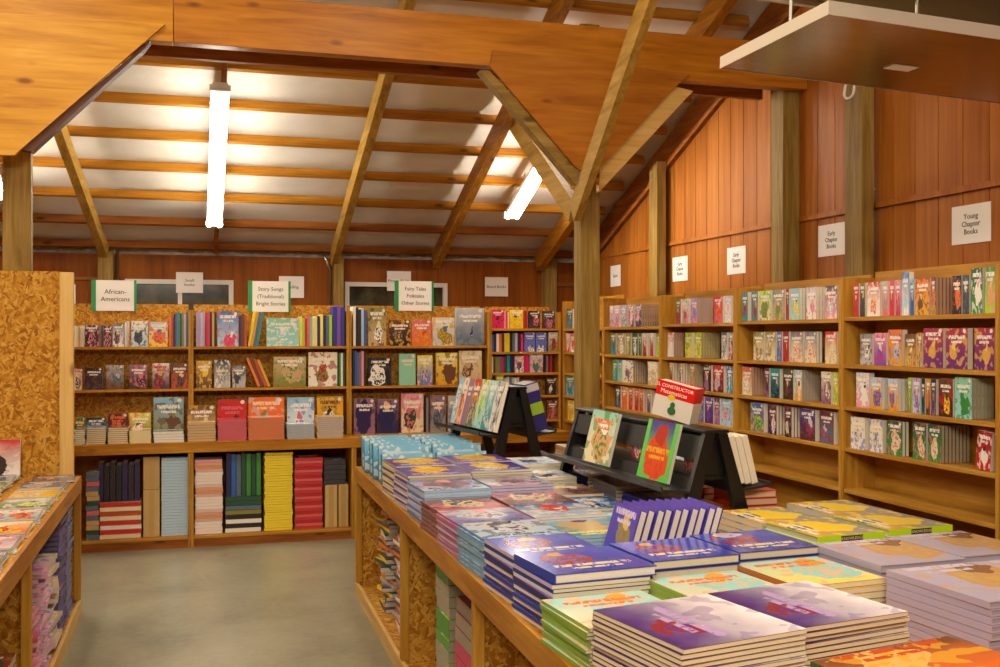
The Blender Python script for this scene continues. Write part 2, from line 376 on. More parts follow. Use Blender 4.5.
# rafters
raf = [(-.80, 'rafterY', .07, .15, 'sloping rafter rising behind the big gusset at the left post'), (.235, 'darkY', .04, .06, 'thin rafter carrying the long lit lamp'),
       (1.41, 'rafterY', .07, .17, 'sloping rafter between the long lamp and the centre post'), (2.48, 'pineY', .07, .17, 'sloping rafter meeting the knee brace behind the centre post'),
       (3.63, 'pineY', .08, .18, 'sloping rafter seen low beside the centre post')]
for X, mt, w, h, lab in raf:
    def pz(y): return roofz(y)-h/2-.08
    o = MB().bar((X, 10.84, pz(10.84)), (X+(-.73 if X < -.5 else 0), 2.3, pz(2.3)), w, h, (1, 0, 0)).build('roof_rafter', W[mt])
    tag(rebase(o, (X, 10.84, roofz(10.84)-h)), lab, 'rafter')
o = MB().bar((XW-.025, 10.7, roofz(10.7)-.16), (XW-.025, 2.3, roofz(2.3)-.16), .04, .24, (1, 0, 0)).build('barge_board', W['darkY'])  # shaded band under the roof edge, built as a board in dark wood
tag(rebase(o, (XW-.03, 10.85, 2.3)), 'wide board darkened for shade, following the roof slope along the right wall', 'board')
# crumpled insulation above the back wall
vs = []; fs = []; nx = 300; ny = 8; rr = random.Random(3)
for i in range(nx+1):
    for j in range(ny+1):
        x = XL+(XW-XL)*i/nx; t = j/ny
        w = .035*math.sin(x*9+3*t)+.03*math.sin(x*23+5*t)+.02*math.sin(x*51-8*t)
        vs.append((x, YB+.16+w*math.sin(math.pi*t)+rr.uniform(-.008, .008), WT-.02+.17*t+.02*math.sin(x*13)*t*(1-t)))
for i in range(nx):
    for j in range(ny): a = i*(ny+1)+j; fs.append((a, a+ny+1, a+ny+2, a+1))
o = mesh_obj('insulation_batt', vs, fs, INS, smooth=True); so = o.modifiers.new('s', 'SOLIDIFY'); so.thickness = .01
tag(o, 'crumpled white plastic insulation stuffed above the back wall', 'insulation'); o['kind'] = 'stuff'
# posts
def post(name, x0, x1, y0, y1, z1, mat, lab, z0=0):
    o = MB().box(x0, x1, y0, y1, z0, z1).build(name, W[mat], bevel=.004); tag(rebase(o, ((x0+x1)/2, (y0+y1)/2, z0)), lab, 'post')
post('timber_post', 2.532, 2.668, 6.66, 6.80, 3.75, 'firZ', 'greenish square timber post in the middle of the shop')
post('timber_post', -1.06, -.905, 6.72, 6.80, 3.75, 'firZ', 'light timber post at the left edge behind the strand board panel')
post('timber_post', 4.01, 4.145, 6.547, 6.71, 3.7, 'firZ', 'wall post at the right end of the big beam')
post('timber_post', 4.01, 4.10, 5.64, 5.82, 4.2, 'firZ', 'wall post under the metal canopy behind the looped cable')
post('timber_post', 4.01, 4.10, 8.64, 8.81, 3.2, 'firZ', 'farthest wall post on the right wall between two white signs')
post('timber_post', -.86, -.72, YB-.145, YB-.002, 2.44, 'firZ', 'back wall post above the green edged African- sign')
post('timber_post', 1.40, 1.50, YB-.145, YB-.002, 2.45, 'firZ', 'back wall post beside a grey conduit left of a window')
post('timber_post', 3.68, 3.81, YB-.145, YB-.002, 2.45, 'firZ', 'back wall post just left of the room corner')
def conduit(pts, r, lab):
    o = MB().tube(pts, r).build('conduit_pipe', W['steel'], smooth=True); tag(o, lab, 'pipe')
conduit([(1.375, YB-.03, 0.001), (1.375, YB-.03, 2.3), (1.31, YB-.1, 2.44)], .013, 'grey conduit pipe running down the back wall beside a post')
conduit([(-.69, YB-.02, 0.001), (-.69, YB-.02, 2.5)], .013, 'thin pipe on the back wall beside the left window')
# big beam, gussets, braces
BZ0, BZ1 = 3.36, 3.67
for a, b, lab in ((XL, -.10, 'left length of the big varnished crossbeam above the strand board panel'), (-.097, 4.145, 'long varnished crossbeam spanning from the butt joint to the right wall')):
    o = MB().box(a, b, 6.45, 6.545, BZ0, BZ1).build('crossbeam', W['beamX' if a < -1 else 'redbeam'], bevel=.004); tag(rebase(o, (a, 6.6, BZ0)), lab, 'beam')
o = MB().box(XL, 4.0, 6.805, 6.85, BZ0, BZ1).build('crossbeam', W['darkX']); tag(rebase(o, (0, 6.83, BZ0)), 'rear member of the big crossbeam on the far side of the posts', 'beam')
def poly(pix, Y): return [(PY(x, y, Y).x, PY(x, y, Y).z) for x, y in pix]
def gusset(pix, lab):
    Y = 6.42; p = poly(pix, Y); o = MB().prism(p, Y, Y+.025).build('plywood_gusset', W['ply' if pix[0][0] < 0 else 'redply'])
    tag(rebase(o, (p[-1][0], Y, p[-1][1])), lab, 'gusset')
gusset([(-130, 3), (165, 24), (14, 155), (-5, 155)], 'big yellow plywood gusset plate at the left post')
gusset([(493, 50), (690, 74), (672, 90), (600, 168), (599, 185), (575, 166), (490, 66)], 'reddish plywood gusset plate at the centre post')
def brace(p0, p1, w, h, side, mat, lab):
    o = MB().bar(p0, p1, w, h, side).build('knee_brace', W[mat]); tag(rebase(o, p0), lab, 'brace')
a, b = PY(606, 179, 6.6), PY(684, 94, 6.6)
mb = MB(); Pp = [PY(599, 165, 6.45), PY(599, 192, 6.45), PY(693, 91, 6.45), PY(672, 86, 6.45)]
o = mb.prism([(p.x, p.z) for p in Pp], 6.4455, 6.4995).build('knee_brace', W['paleX']); tag(rebase(o, Pp[1]), 'pale new pine brace at lower right of the centre gusset', 'brace')  # new lumber, its brighter lighting put into the pale colour too
Pp = poly([(487, 72), (478, 72), (574, 186), (574, 166)], 6.5)
o = MB().prism(Pp, 6.4505, 6.545).build('knee_brace', W['firX']); tag(rebase(o, (Pp[2][0], 6.57, Pp[2][1])), 'greenish short brace under the left edge of the centre gusset', 'brace')
Pp = poly([(151, 43), (145, 51), (33, 153), (20, 150)], 6.5)
o = MB().prism(Pp, 6.4505, 6.545).build('knee_brace', plain('shaded_dark_wood', '5c2c0e', .6, noise_amt=.4)); tag(rebase(o, (Pp[2][0], 6.57, Pp[2][1])), 'dark brace under the slanted edge of the left gusset', 'brace')  # darker wood, with the gusset's shade put into the colour as well
PX0 = 2.43
brace((2.555, 6.86, 2.50), (2.555, 8.30, 3.42), .05, .16, (1, 0, 0), 'rafterY', 'greenish knee brace rising from the centre post to the far rafter')
brace((2.475, 6.62, 2.46), (2.26, 4.4, 3.90), .05, .14, (1, 0, 0), 'rafterY', 'long greenish brace crossing in front of the big crossbeam')
brace((2.30, 6.64, 2.38), (2.30, 4.9, 4.5), .012, .10, (1, 0, 0), 'darkY', 'narrow dark strip along the long front brace') if False else None
o = MB().bar((2.59, 8.25, 3.42), (2.592, 8.12, 3.45), .02, .04, (0, 0, 1)).build('metal_bracket', W['black']); tag(o, 'small black metal bracket where brace meets the far rafter', 'bracket')
# ---------------------------------------------------------------- lamps
tube_m = plain('lit_tube', 'fff6e4', .4, emit=48)
def fixture(X, y0, y1, off, lab, name='strip_light', st=None):
    e = empty(name, (X, y1, roofz(y1)-off)); tag(e, lab, 'lamp')
    dz = roofz(y0)-roofz(y1); Ld = y0-y1
    def q(f, dx, d): return (dx, Ld*f, dz*f+d)
    hb = MB().bar(q(0, 0, .05), q(1, 0, .05), .11, .045, (1, 0, 0)); hb.bar(q(.0, 0, .03), q(.02, 0, .03), .15, .05, (1, 0, 0)); hb.bar(q(.98, 0, .03), q(1, 0, .03), .15, .05, (1, 0, 0))
    hs = hb.build('housing', W['white'], e)
    for s in (-.045, .045): MB().tube([q(.02, s, .0), q(.98, s, .0)], .019, 12).build('lamp_tube', tube_m, hs, smooth=True)
    for f in (.2, .8): MB().bar(q(f, 0, .07), q(f, 0, off-.08), .006, .006, (1, 0, 0)).build('hanger', W['steel'], e)
    return e
fixture(.205, 9.97, 7.93, .30, 'long lit twin tube lamp hanging in the middle of the ceiling')
fixture(2.95, 9.65, 7.5, .30, 'lit tube lamp glimpsed behind the centre gusset')
fixture(-1.55, 9.7, 7.6, .26, 'lit lamp hidden beyond the left post glowing on the ceiling')
def area(loc, rot, sx, sy, pw, col=(1, .9, .76)):
    l = bpy.data.lights.new('unseen_front_light', 'AREA'); l.shape = 'RECTANGLE'; l.size = sx; l.size_y = sy; l.energy = pw; l.color = col
    o = bpy.data.objects.new('unseen_front_light', l); C.objects.link(o); o.location = loc; o.rotation_euler = rot
# unseen lamps over the front of the shop, and one added fill behind the camera
area((-1.2, 3.9, 4.3), (.15, 0, 0), .3, 2.4, 66, (1, .84, .6))
area((1.3, 3.4, 4.2), (.1, 0, 0), .3, 2.4, 58, (1, .84, .6))
area((-.5, -1.2, 3.3), (1.0, 0, -.25), 2.4, .3, 130, (1, .88, .70))  # fill added and tilted forward to brighten front-facing surfaces
area((3.1, 1.2, 3.9), (.2, 0, 0), .3, 2.4, 35, (1, .84, .6))
wd = bpy.data.worlds.new('world'); bpy.context.scene.world = wd; wd.use_nodes = True
wd.node_tree.nodes['Background'].inputs[0].default_value = (1, .85, .65, 1); wd.node_tree.nodes['Background'].inputs[1].default_value = .15
# ---------------------------------------------------------------- metal canopy
m, nt, N, L, bs = nmat('brushed_metal'); bs.inputs['Metallic'].default_value = 1; bs.inputs['Roughness'].default_value = .16
n = noise(nt, mapping(nt, (3, 60, 60)), 1, 3); r = ramp(nt, n.outputs['Fac'], [(.3, '94806a'), (.7, 'ac947a')]); L.new(r.outputs[0], bs.inputs['Base Color'])
bump(nt, n.outputs['Fac'], bs, .05, .002)
e = empty('metal_canopy', (1.82, 2.72, 2.6)); tag(e, 'polished sheet metal canopy tray hanging at upper right', 'canopy'); e.rotation_euler = (0, math.radians(2.4), 0)
mt = MB(); mt.box(0, 2.1, 0, .66, 0, .006)
mt.build('tray_bottom', m, e)
rim = MB().box(0, 2.1, -.004, 0, -.002, .04).box(0, 2.1, .66, .664, -.002, .04).box(-.004, 0, -.004, .664, -.002, .04).box(2.1, 2.104, -.004, .664, -.002, .04)
rim.build('tray_rim', plain('rim_sheen', 'd2c8b8', .35, .15), e)  # the rim's bright sheen is put into a pale, barely metallic colour
MB().box(.50, .60, .36, .42, -.004, -.001).build('maker_label', W['paper'], e)
for rx, ry in ((.03, .26), (.33, .03), (1.2, .03)): MB().tube([(rx, ry, .0), (rx, ry, 1.3)], .006, 8).build('hanging_rod', W['steel'], e)
e2 = empty('metal_canopy', (1.86, 3.17, 2.80)); tag(e2, 'olive upper sheet hanging above the polished canopy', 'canopy'); e2.rotation_euler = (0, math.radians(2.4), 0)
om = plain('olive_lit_sheet', '9a946a', .45)  # light reflected up by the canopy is put into this olive colour
MB().box(0, 2.0, -1.0, 0, .004, .02).build('sheet', om, e2); MB().box(0, 2.0, 0, .02, -.012, .022).build('front_lip', W['white'], e2)
pts = [(3.53, 5.2, 2.75+.1*0)]
c0 = PX(849, 92, 3.9)
pts = [(c0.x, c0.y-.03+.0, c0.z+.35), (c0.x, c0.y+.05, c0.z+.03), (c0.x, c0.y+.055, c0.z-.05), (c0.x, c0.y, c0.z-.085), (c0.x, c0.y-.055, c0.z-.05), (c0.x, c0.y-.05, c0.z+.03), (c0.x, c0.y-.03, c0.z+.35)]
pts = [(c0.x, c0.y-.05*math.cos(a), c0.z-.04*math.sin(a) if math.sin(a) > 0 else c0.z-.0) for a in [math.pi*i/10 for i in range(11)]]
pts = [(c0.x+.05, c0.y-.02, c0.z+.16), (c0.x+.01, c0.y-.045, c0.z+.07)]+pts+[(c0.x+.01, c0.y+.045, c0.z+.07), (c0.x+.05, c0.y+.02, c0.z+.16)]
o = MB().tube(pts, .009, 8).build('cable_loop', W['white'], smooth=True); tag(o, 'white cable loop hanging on the post below the canopy', 'cable')
# ================================================================ FURNITURE
def text_mesh(s, size, mat, parent, loc, rot=(math.pi/2, 0, 0), ext=.0006, name='lettering', sx=1):
    cu = bpy.data.curves.new('t', 'FONT'); cu.body = s; cu.size = size; cu.align_x = 'CENTER'; cu.align_y = 'CENTER'; cu.extrude = ext; cu.resolution_u = 2
    t = bpy.data.objects.new('t', cu); C.objects.link(t); bpy.context.view_layer.update()
    me = bpy.data.meshes.new_from_object(t); bpy.data.objects.remove(t)
    me.name = name; me.materials.clear(); me.materials.append(mat)
    o = bpy.data.objects.new(name, me); C.objects.link(o); o.parent = parent; o.location = loc; o.rotation_euler = rot; o.scale = (sx, 1, 1); return o
def wall_sign(pc, w, h, axis, lines, lab, tilt=0):
    """pc centre on wall; faces -Y or -X"""
    e = empty('paper_sign', pc, (0, tilt, 0) if axis == 'Y' else (tilt, 0, 0)); tag(e, lab, 'sign')
    if axis == 'X': e.rotation_euler = (0, 0, -math.pi/2)
    MB().box(-w/2, w/2, -.004, -.001, -h/2, h/2).build('sheet', W['paper'], e); sh_ = [c for c in C.objects if c.parent == e][0]
    for i, s in enumerate(lines):
        text_mesh(s, h*.2, W['ink'], sh_, (0, -.0046, h*(.2*(len(lines)-1)/2-.2*i)))
    return e
for x0, x1, y0, y1, ls, lab in ((52, 75.5, 284, 305, [], 'white sign half hidden behind the strand board stud'), (176, 203, 272, 293, ['Small', 'books'], 'white sign on the left back window mullion'),
        (279, 304, 276, 298, ['Reading'], 'white sign behind the middle green edged sign'), (387, 411, 271, 291, ['Picture Books'], 'white sign on the right back window mullion'),
        (485, 508, 277, 296.5, ['Board Books'], 'white sign alone on the brown back wall')):
    a = PY(x0, y0, YB-.03); b = PY(x1, y1, YB-.03)
    wall_sign(((a.x+b.x)/2, YB-.025, (a.z+b.z)/2), b.x-a.x, a.z-b.z, 'Y', ls, lab)
for x0, x1, yc, ls, lab in ((610, 620, 276, ['Sports'], 'farthest white sign on the right wall'), (672, 687, 269, ['Early', 'Chapter', 'Books'], 'white sign just right of the far wall post'),
        (726.5, 745, 260.5, ['Early', 'Chapter', 'Books'], 'white sign midway between the far post and the beam post'), (817, 845, 240, ['Early', 'Chapter', 'Books'], 'white sign just left of the post with the cable loop'),
        (951, 990, 224, ['Young', 'Chapter', 'Books'], 'largest looking white sign, reading Young Chapter Books')):
    a = PX(x0, yc, XW-.01); b = PX(x1, yc, XW-.01); w = a.y-b.y
    wall_sign((XW-.001, (a.y+b.y)/2, PX((x0+x1)/2, yc, XW).z), min(w, .31), .215, 'X', ls, lab)
def holder(x0, x1, y0, y1, lines, lab):
    Y = 8.955; a = PY(x0, y0, Y); b = PY(x1, y1, Y); w = b.x-a.x; h = a.z-b.z
    e = empty('sign_holder', (a.x+w/2, Y, b.z)); tag(e, lab, 'sign', None)
    MB().box(-w/2, w/2, -.008, -.004, 0, h).build('sheet', W['paper'], e); sh_ = [c for c in C.objects if c.parent == e][0]
    MB().box(-w/2-.004, -w/2+.03, -.012, -.002, -.002, h+.002).build('green_clip', W['greenedge'], e)
    MB().box(w/2-.014, w/2+.004, -.012, -.002, -.002, h+.002).build('green_clip', W['greenedge'], e)
    n = len(lines)
    for i, s in enumerate(lines): text_mesh(s, h*(.21 if n == 2 else .17), W['ink'], sh_, (.01, -.0086, h*.5+h*(.24*(n-1)/2-.24*i)))
holder(92, 136, 280, 311, ['African-', 'Americans'], 'green edged sign reading African- Americans on the left back bookcase')
holder(248.5, 290, 281, 312, ['Story Songs', '(Traditional)', 'Bright Stories'], 'green edged sign above the middle back bookcase')
holder(395, 433, 281, 311, ['Fairy Tales', 'Folktales', 'Other Stories'], 'green edged sign above the third back bookcase')
# ---------------------------------------------------------------- bookcases
def bookcase(lab, loc, rz, w, d, z1, shelves, backtop, name='bookcase', backmat='osb', kick=None, right=False, grain='X'):
    e = empty(name, loc, (0, 0, rz)); tag(e, lab, 'bookcase' if name == 'bookcase' else 'cabinet')
    t = .019
    for x in (0, w-t):
        MB().box(x, x+t, 0, d, 0, z1).build('side_panel', W['shelfZ'], e, bevel=.0015)
    for z in shelves: MB().box(t, w-t, .004, d-.012, z-.02, z).build('shelf', W['shelfX'], e, bevel=.0015)
    MB().box(t, w-t, d-.012, d, 0, backtop).build('back_panel', W[backmat], e)
    if kick: MB().box(t, w-t, .012, .03, 0, kick-.02).build('kick_board', W['darkX'], e)
    return e
LED = .812
BX = [-1.22, .0, 1.258, 2.47, 3.12]
BN = ['left back bookcase', 'middle back bookcase', 'third back bookcase', 'narrow corner bookcase']
BSH = [[1.545, 1.212], [1.545, 1.212], [1.545, 1.212], [1.693, 1.49, 1.308, 1.11, .898]]
for i in range(4):
    bookcase('wooden %s standing on the long ledge' % BN[i], (BX[i]+.001, 8.70, LED+.001), 0, BX[i+1]-BX[i]-.002, .27, 1.835-LED, [z-LED-.001 for z in BSH[i]], 1.888-LED-.001)
    bookcase('open base cabinet under the ledge below the %s' % BN[i], (BX[i]+.001, 8.43, 0), 0, BX[i+1]-BX[i]-.002, .54, .731, [.085], .731, name='base_cabinet', backmat='darkX', kick=.085)
o = MB().box(BX[0], BX[4]-.002, 8.42, 8.972, .732, LED).build('ledge_top', W['pineX'], bevel=.003); tag(rebase(o, (BX[0], 8.42, .732)), 'long wooden ledge running across the back bookcases', 'counter')
RY = [8.69, 7.745, 6.695, 5.645, 4.575, 3.50, 2.45]
RN = ['corner right bookcase', 'farthest full right bookcase', 'second right bookcase', 'third right bookcase', 'nearest right bookcase', 'cut off right bookcase']
RSH = [1.732, 1.497, 1.287, 1.08, .874, .50, .10]
RB = {1: ([1.700, 1.487, 1.282, 1.08, .874, .50, .10], 1.90), 2: ([1.715, 1.49, 1.284, 1.08, .874, .50, .10], 1.91), 3: ([1.724, 1.494, 1.286, 1.08, .874, .50, .10], 1.92)}
RD = .20
for i in range(6):
    sh = BSH[3]+[.55, .1] if i == 0 else RB.get(i, (RSH, 0))[0]
    tp = RB.get(i, (0, 1.93))[1]
    bookcase('wooden %s along the right wall' % RN[i], (3.13, RY[i]-.001, 0), -math.pi/2, RY[i]-RY[i+1]-.002, RD, tp, sh, tp+.03, backmat='shelfX', kick=.1)
# ---------------------------------------------------------------- strand board partition at left
Yp = 6.70
xs = PY(60, 300, Yp).x; xe = PY(74, 300, Yp).x; zt = PY(30, 271, Yp).z
e = empty('partition_panel', (xs, Yp, 0)); tag(e, 'tall strand board end panel with a pale stud at far left', 'panel')
MB().box(-1.6, 0, -.0, .016, 0, zt).build('strand_panel', W['osb'], e)
MB().box(.0005, xe-xs, -.035, .016, 0, zt-.005).build('edge_stud', W['paleZ'], e, bevel=.003)
# ---------------------------------------------------------------- display tables
TT = .81
def display_table(lab, loc, rz, w, ln, divs):
    e = empty('display_table', loc, (0, 0, rz)); tag(e, lab, 'table')
    MB().box(.02, w-.02, .02, ln-.02, TT-.018, TT-.001).build('table_top', W['osb'], e)
    for (a, b, c, d) in ((0, .02, 0, ln), (w-.02, w, 0, ln), (.0205, w-.0205, 0, .0195), (.0205, w-.0205, ln-.0195, ln)):
        MB().box(a, b, c, d, TT-.09, TT).build('rim_board', W['pineY' if b-a < .1 else 'pineX'], e, bevel=.002)
        MB().box(a, b, c, d, 0, .085).build('base_rim', W['paleY' if b-a < .1 else 'paleX'], e, bevel=.002)
    MB().box(.0205, w-.0205, .02, ln-.02, .05, .07).build('bottom_shelf', W['osb'], e)
    MB().box(w/2-.008, w/2+.008, .02, ln-.02, .0705, TT-.0185).build('centre_panel', W['osb'], e)
    for y in divs:
        for a, b in ((.04, w/2-.0085), (w/2+.0085, w-.04)): MB().box(a, b, y-.008, y+.008, .0705, TT-.0185).build('divider_panel', W['osb'], e)
        for a, b in ((.001, .0395), (w-.0395, w-.001)): MB().box(a, b, y-.02, y+.02, .0855, TT-.0905).build('upright', W['shelfZ'], e, bevel=.002)
    return e
TR = -.0195
def ex(Y): return .865+.0195*Y
TLN = 5.13
display_table('long wooden display table in the centre loaded with book stacks', (ex(1.5), 1.5, 0), TR, 1.80, TLN, [.1, 3.51-1.5, 4.96-1.5, TLN-.1+.07])
display_table('wooden display table at left loaded with thin magazines', (-2.2, 2.3, 0), 0, 1.58, 4.35, [.1, 4.63-2.3, 4.35-.03])
# ---------------------------------------------------------------- black book racks
HR = .44
def rs(z): return .15-.112*z/HR
def rack(lab, loc, rz, Ln, sz=1):
    e = empty('book_rack', loc, (0, 0, rz)); e.scale = (1, 1, sz); tag(e, lab, 'rack')
    th = math.atan(.112/HR)
    for y in (0, Ln-.03):
        for s in (-1, 1):
            p0 = [(s*.19, 0), (s*.11, 0), (s*-.005, HR), (s*.055, HR)] if False else [(s*.185, .001), (s*.115, .001), (s*.008, HR-.002), (s*.05, HR-.002)]
            MB().prism(p0, y, y+.03).build('leg', W['black'], e)
        MB().prism([(-.055, .25), (.055, .25), (.02, .40), (-.02, .40)], y+.031 if y == 0 else y-.013, y+.043 if y == 0 else y-.001).build('end_web', W['black'], e)
    MB().box(-.055, .055, -.005, Ln+.005, HR-.001, HR+.012).build('top_plate', W['black'], e, bevel=.003)
    for s in (-1, 1):
        def q(z, d=0): return (s*(rs(z)+d), z)
        MB().prism([q(.33), q(.33, .008), q(.425, .008), q(.425)], .031, Ln-.031).build('upper_slat', W['black'], e)
        MB().prism([q(.19), q(.19, .008), q(.26, .008), q(.26)], .031, Ln-.031).build('lower_slat', W['black'], e)
        mb = MB(); mb.prism([(s*(rs(.2)+.0085), .20), (s*.245, .215), (s*.25, .235), (s*.243, .235), (s*.238, .224), (s*(rs(.21)+.0085), .21)], -.0, Ln)
        mb.build('tray', plain('grey_black_plastic', '1c1c1e', .35), e)
    MB().box(-.085, .085, .031, Ln-.031, .262, .270).build('inner_shelf', W['black'], e)
    return e
R2 = (2.02, 3.79, TT+.001); R2z = .035; L2 = 1.34
R1 = (1.83, 5.84, TT+.001); R1z = .11; L1 = .79
rack('black plastic book rack in the middle of the table, mostly empty', R2, R2z, L2)
rack('black plastic book rack at the far end filled with books', R1, R1z, L1, 1.17)
def rloc(R, rz, x, y, z): return Vector((R[0]+x*math.cos(rz)-y*math.sin(rz), R[1]+x*math.sin(rz)+y*math.cos(rz), R[2]+z))
# ================================================================ BOOKS
_bm = {}
def book_geo(w, h, t, kind='P', lying=False):
    """centre x, front at -t/2, bottom z=0; spine at -x. returns (cover verts/faces/mi/uv, pages verts/faces)"""
    c = .0028 if kind == 'H' else .0012; ins = .004 if kind == 'H' else .0006
    cv = MB(); uv = {}
    cv.box(-w/2, w/2, -t/2, -t/2+c, 0, h, 1); cv.box(-w/2, w/2, t/2-c, t/2, 0, h, 1); cv.box(-w/2, -w/2+c, -t/2+c, t/2-c, 0, h, 1)
    cv.m[2] = 0; uv[2] = [(0, 0), (1, 0), (1, 1), (0, 1)]     # face (0,1,5,4) of the first board = front
    pg = MB().box(-w/2+c, w/2-ins, -t/2+c, t/2-c, ins, h-ins, 0)
    def tr(v): return (v[0], v[2]-h/2, -v[1]+t/2) if lying else v
    cv.v = [tr(v) for v in cv.v]; pg.v = [tr(v) for v in pg.v]
    return cv, uv, pg
def book_mesh(key, w, h, t, kind, lying, am, sm, pm):
    k = (key, round(w, 4), round(h, 4), round(t, 4), kind, lying, am.name, sm.name, pm.name)
    if k in _bm: return _bm[k]
    cv, uv, pg = book_geo(w, h, t, kind, lying)
    if key == 'one':
        n = len(cv.f); mb = MB(); mb.add(cv.v, cv.f); mb.m = list(cv.m); mb.add(pg.v, pg.f, 2)
        r = [mk('book', mb.v, mb.f, mb.m, [am, sm, pm], uv)]
    else:
        r = [mk('cover', cv.v, cv.f, cv.m, [am, sm], uv), mk('pages', pg.v, pg.f, [0]*6, [pm], None)]
    _bm[k] = r; return r
def mk(name, v, f, mi, mats, uv):
    me = bpy.data.meshes.new(name); me.from_pydata([tuple(x) for x in v], [], f); me.update()
    for m in mats: me.materials.append(m)
    for p, i in zip(me.polygons, mi): p.material_index = i
    l = me.uv_layers.new(name='UVMap')
    for p in me.polygons:
        for k, li in enumerate(p.loop_indices): l.data[li].uv = (uv or {}).get(p.index, [(0, 0)]*4)[k]
    return me
NB = [0]
def book(mat4, w, h, t, spec, label, group=None, kind='P', lying=False, parts=False, spine=None, page='page', cat='book', name='paperback_book', seed=None, gloss=.35, st=0, **kw):
    am = artmat(spec, seed, gloss, st, **kw); sm = spinemat(spine or spec.split()[0]); pm = paper(page)
    ms = book_mesh('two' if parts else 'one', w, h, t, kind, lying, am, sm, pm)
    NB[0] += 1
    if parts:
        o = bpy.data.objects.new(name, None); o.empty_display_size = .05; C.objects.link(o)
        for me in ms:
            c = bpy.data.objects.new(me.name.split('.')[0], me); C.objects.link(c); c.parent = o
    else:
        o = bpy.data.objects.new(name, ms[0]); C.objects.link(o)
    o.matrix_world = mat4; o.rotation_mode = 'XYZ'
    tag(o, label, cat, group); return o
def T(x, y, z, rz=0, rx=0, ry=0, pre=None):
    return Matrix.Translation((x, y, z)) @ Matrix.Rotation(ry, 4, 'Y') @ Matrix.Rotation(rx, 4, 'X') @ Matrix.Rotation(rz, 4, 'Z')
ORD = ['first', 'second', 'third', 'fourth', 'fifth', 'sixth', 'seventh', 'eighth', 'ninth', 'tenth', '11th', '12th', '13th', '14th', '15th', '16th', '17th', '18th', '19th', '20th']
def ordn(i): return ORD[i] if i < 20 else '%dth' % (i+1)
SHN = ['top', 'second', 'third', 'fourth', 'fifth']
# ---- shelves on the back bookcases. entries: ('F', x0, x1, ytop, phrase, spec) cover out ; ('S', x0, x1, ytop, 'colours') spines ; lean in ('S',..., lean degrees)
def back_row(where, yfront, z, ents, depth=.19, nback=1):
    bi = [k for k in range(4) if BN[k] in where]; lo, hi = (BX[bi[0]]+.022, BX[bi[0]+1]-.022) if bi else (-9, 9)
    for i, en in enumerate(ents):
        if en[0] == 'F':
            _, x0, x1, yt, ph, spec = en[:6]; kw = en[6] if len(en) > 6 else {}
            a = PY(x0, yt, yfront); b = PY(x1, yt, yfront); a.x = max(a.x, lo); b.x = min(b.x, hi); w = (b.x-a.x)*.96; h = a.z-z; xc = (a.x+b.x)/2
            n = kw.pop('n', 1); th = kw.pop('t', .016 if n > 1 else .03)
            lab = '%s book facing out on %s' % (ph, where)
            for k in range(n):
                y = yfront+.02+k*(th+.002)
                l = lab if k == 0 else 'another copy behind the %s book on %s' % (ph, where)
                book(T(xc, y, z+.001), w, h, th, spec, l, name='picture_book', group=('copies of the %s book' % ph) if k and n > 2 else None, seed=x0, st=1 if h > .12 else 0, parts=(k == 0 and h > .2), **kw)
        else:
            _, x0, x1, yt, cols = en[:5]; lean = math.radians(en[5]) if len(en) > 5 else 0
            cs = cols.split(); a = PY(x0, yt, yfront); b = PY(x1, yt, yfront); a.x = max(a.x, lo); b.x = min(b.x, hi); W_ = b.x-a.x; n = len(cs); h0 = a.z-z
            rr = random.Random(x0*7+yt)
            th = W_/n
            if lean: th = min(th*.8, .03)
            for k, c in enumerate(cs):
                h = h0*rr.uniform(.9, 1.0)
                if lean:
                    s = 1 if lean > 0 else -1
                    step = th/math.cos(lean)+.001
                    xc = (a.x if lean < 0 else b.x-0)+0
                    # base positions along the shelf; the books tilt by 'lean' about Y (positive: tops to the right)
                    bx = (a.x+th/2+k*step) if lean > 0 else (b.x-th/2-(n-1-k)*step)
                    zz = z+.001+abs(math.sin(lean))*(th-.001)/2
                    M_ = T(bx, yfront+.02+depth/2, zz, math.pi/2, 0, lean)
                else:
                    M_ = T(a.x+th*(k+.5), yfront+.02+depth/2, z+.001, math.pi/2)
                c2 = c
                lab = '%s spined book on %s, %s after %s' % (CN(c), where, ordn(k), leftof(ents, i))
                book(M_, depth*.98, h, th*.93, c+' '+c, lab, None, spine=c, name='picture_book')
def CN(c): return {'ltgrey': 'light grey', 'dkgrey': 'dark grey', 'ltblue': 'light blue', 'dkgreen': 'dark green', 'hotpink': 'hot pink', 'dkpurple': 'dark purple', 'dkorange': 'dark orange', 'peri': 'periwinkle', 'dkbrown': 'dark brown', 'royal': 'royal blue', 'sky': 'sky blue', 'aqua': 'pale aqua'}.get(c, c)
def leftof(ents, i):
    if i == 0: return 'left end'
    p = ents[i-1]
    return (' '.join(p[4].split()[:2])+' cover') if p[0] == 'F' else p[4].split()[-1]+' spine'
Y1 = 8.72
def wh(s, b): return '%s shelf of %s' % (SHN[s], BN[b])
back_row(wh(0, 0), Y1, 1.545, [('S', 72, 84, 325, 'rose white cream tan cream white'), ('F', 84.5, 99, 325, 'dark maroon', 'dkbrown maroon pink black rose'), ('S', 99.5, 103, 325, 'mauve dkgrey'),
    ('F', 103.5, 112, 326, 'maroon and pink', 'dkbrown maroon pink black rose'), ('F', 112.5, 124, 324, 'grey blue portrait', 'slate white mauve dkbrown'), ('S', 124.5, 128, 320, 'white silver'),
    ('F', 131, 148, 321, 'black and white figure', 'white ltblue black dkgrey silver'), ('F', 148.5, 168, 322, 'red and yellow patterned', 'silver yellow red orange blue'),
    ('S', 169, 173, 314, 'orange dkorange'), ('S', 173.5, 188.5, 311, 'navy slate teal dkgrey olive ltgrey blue')])
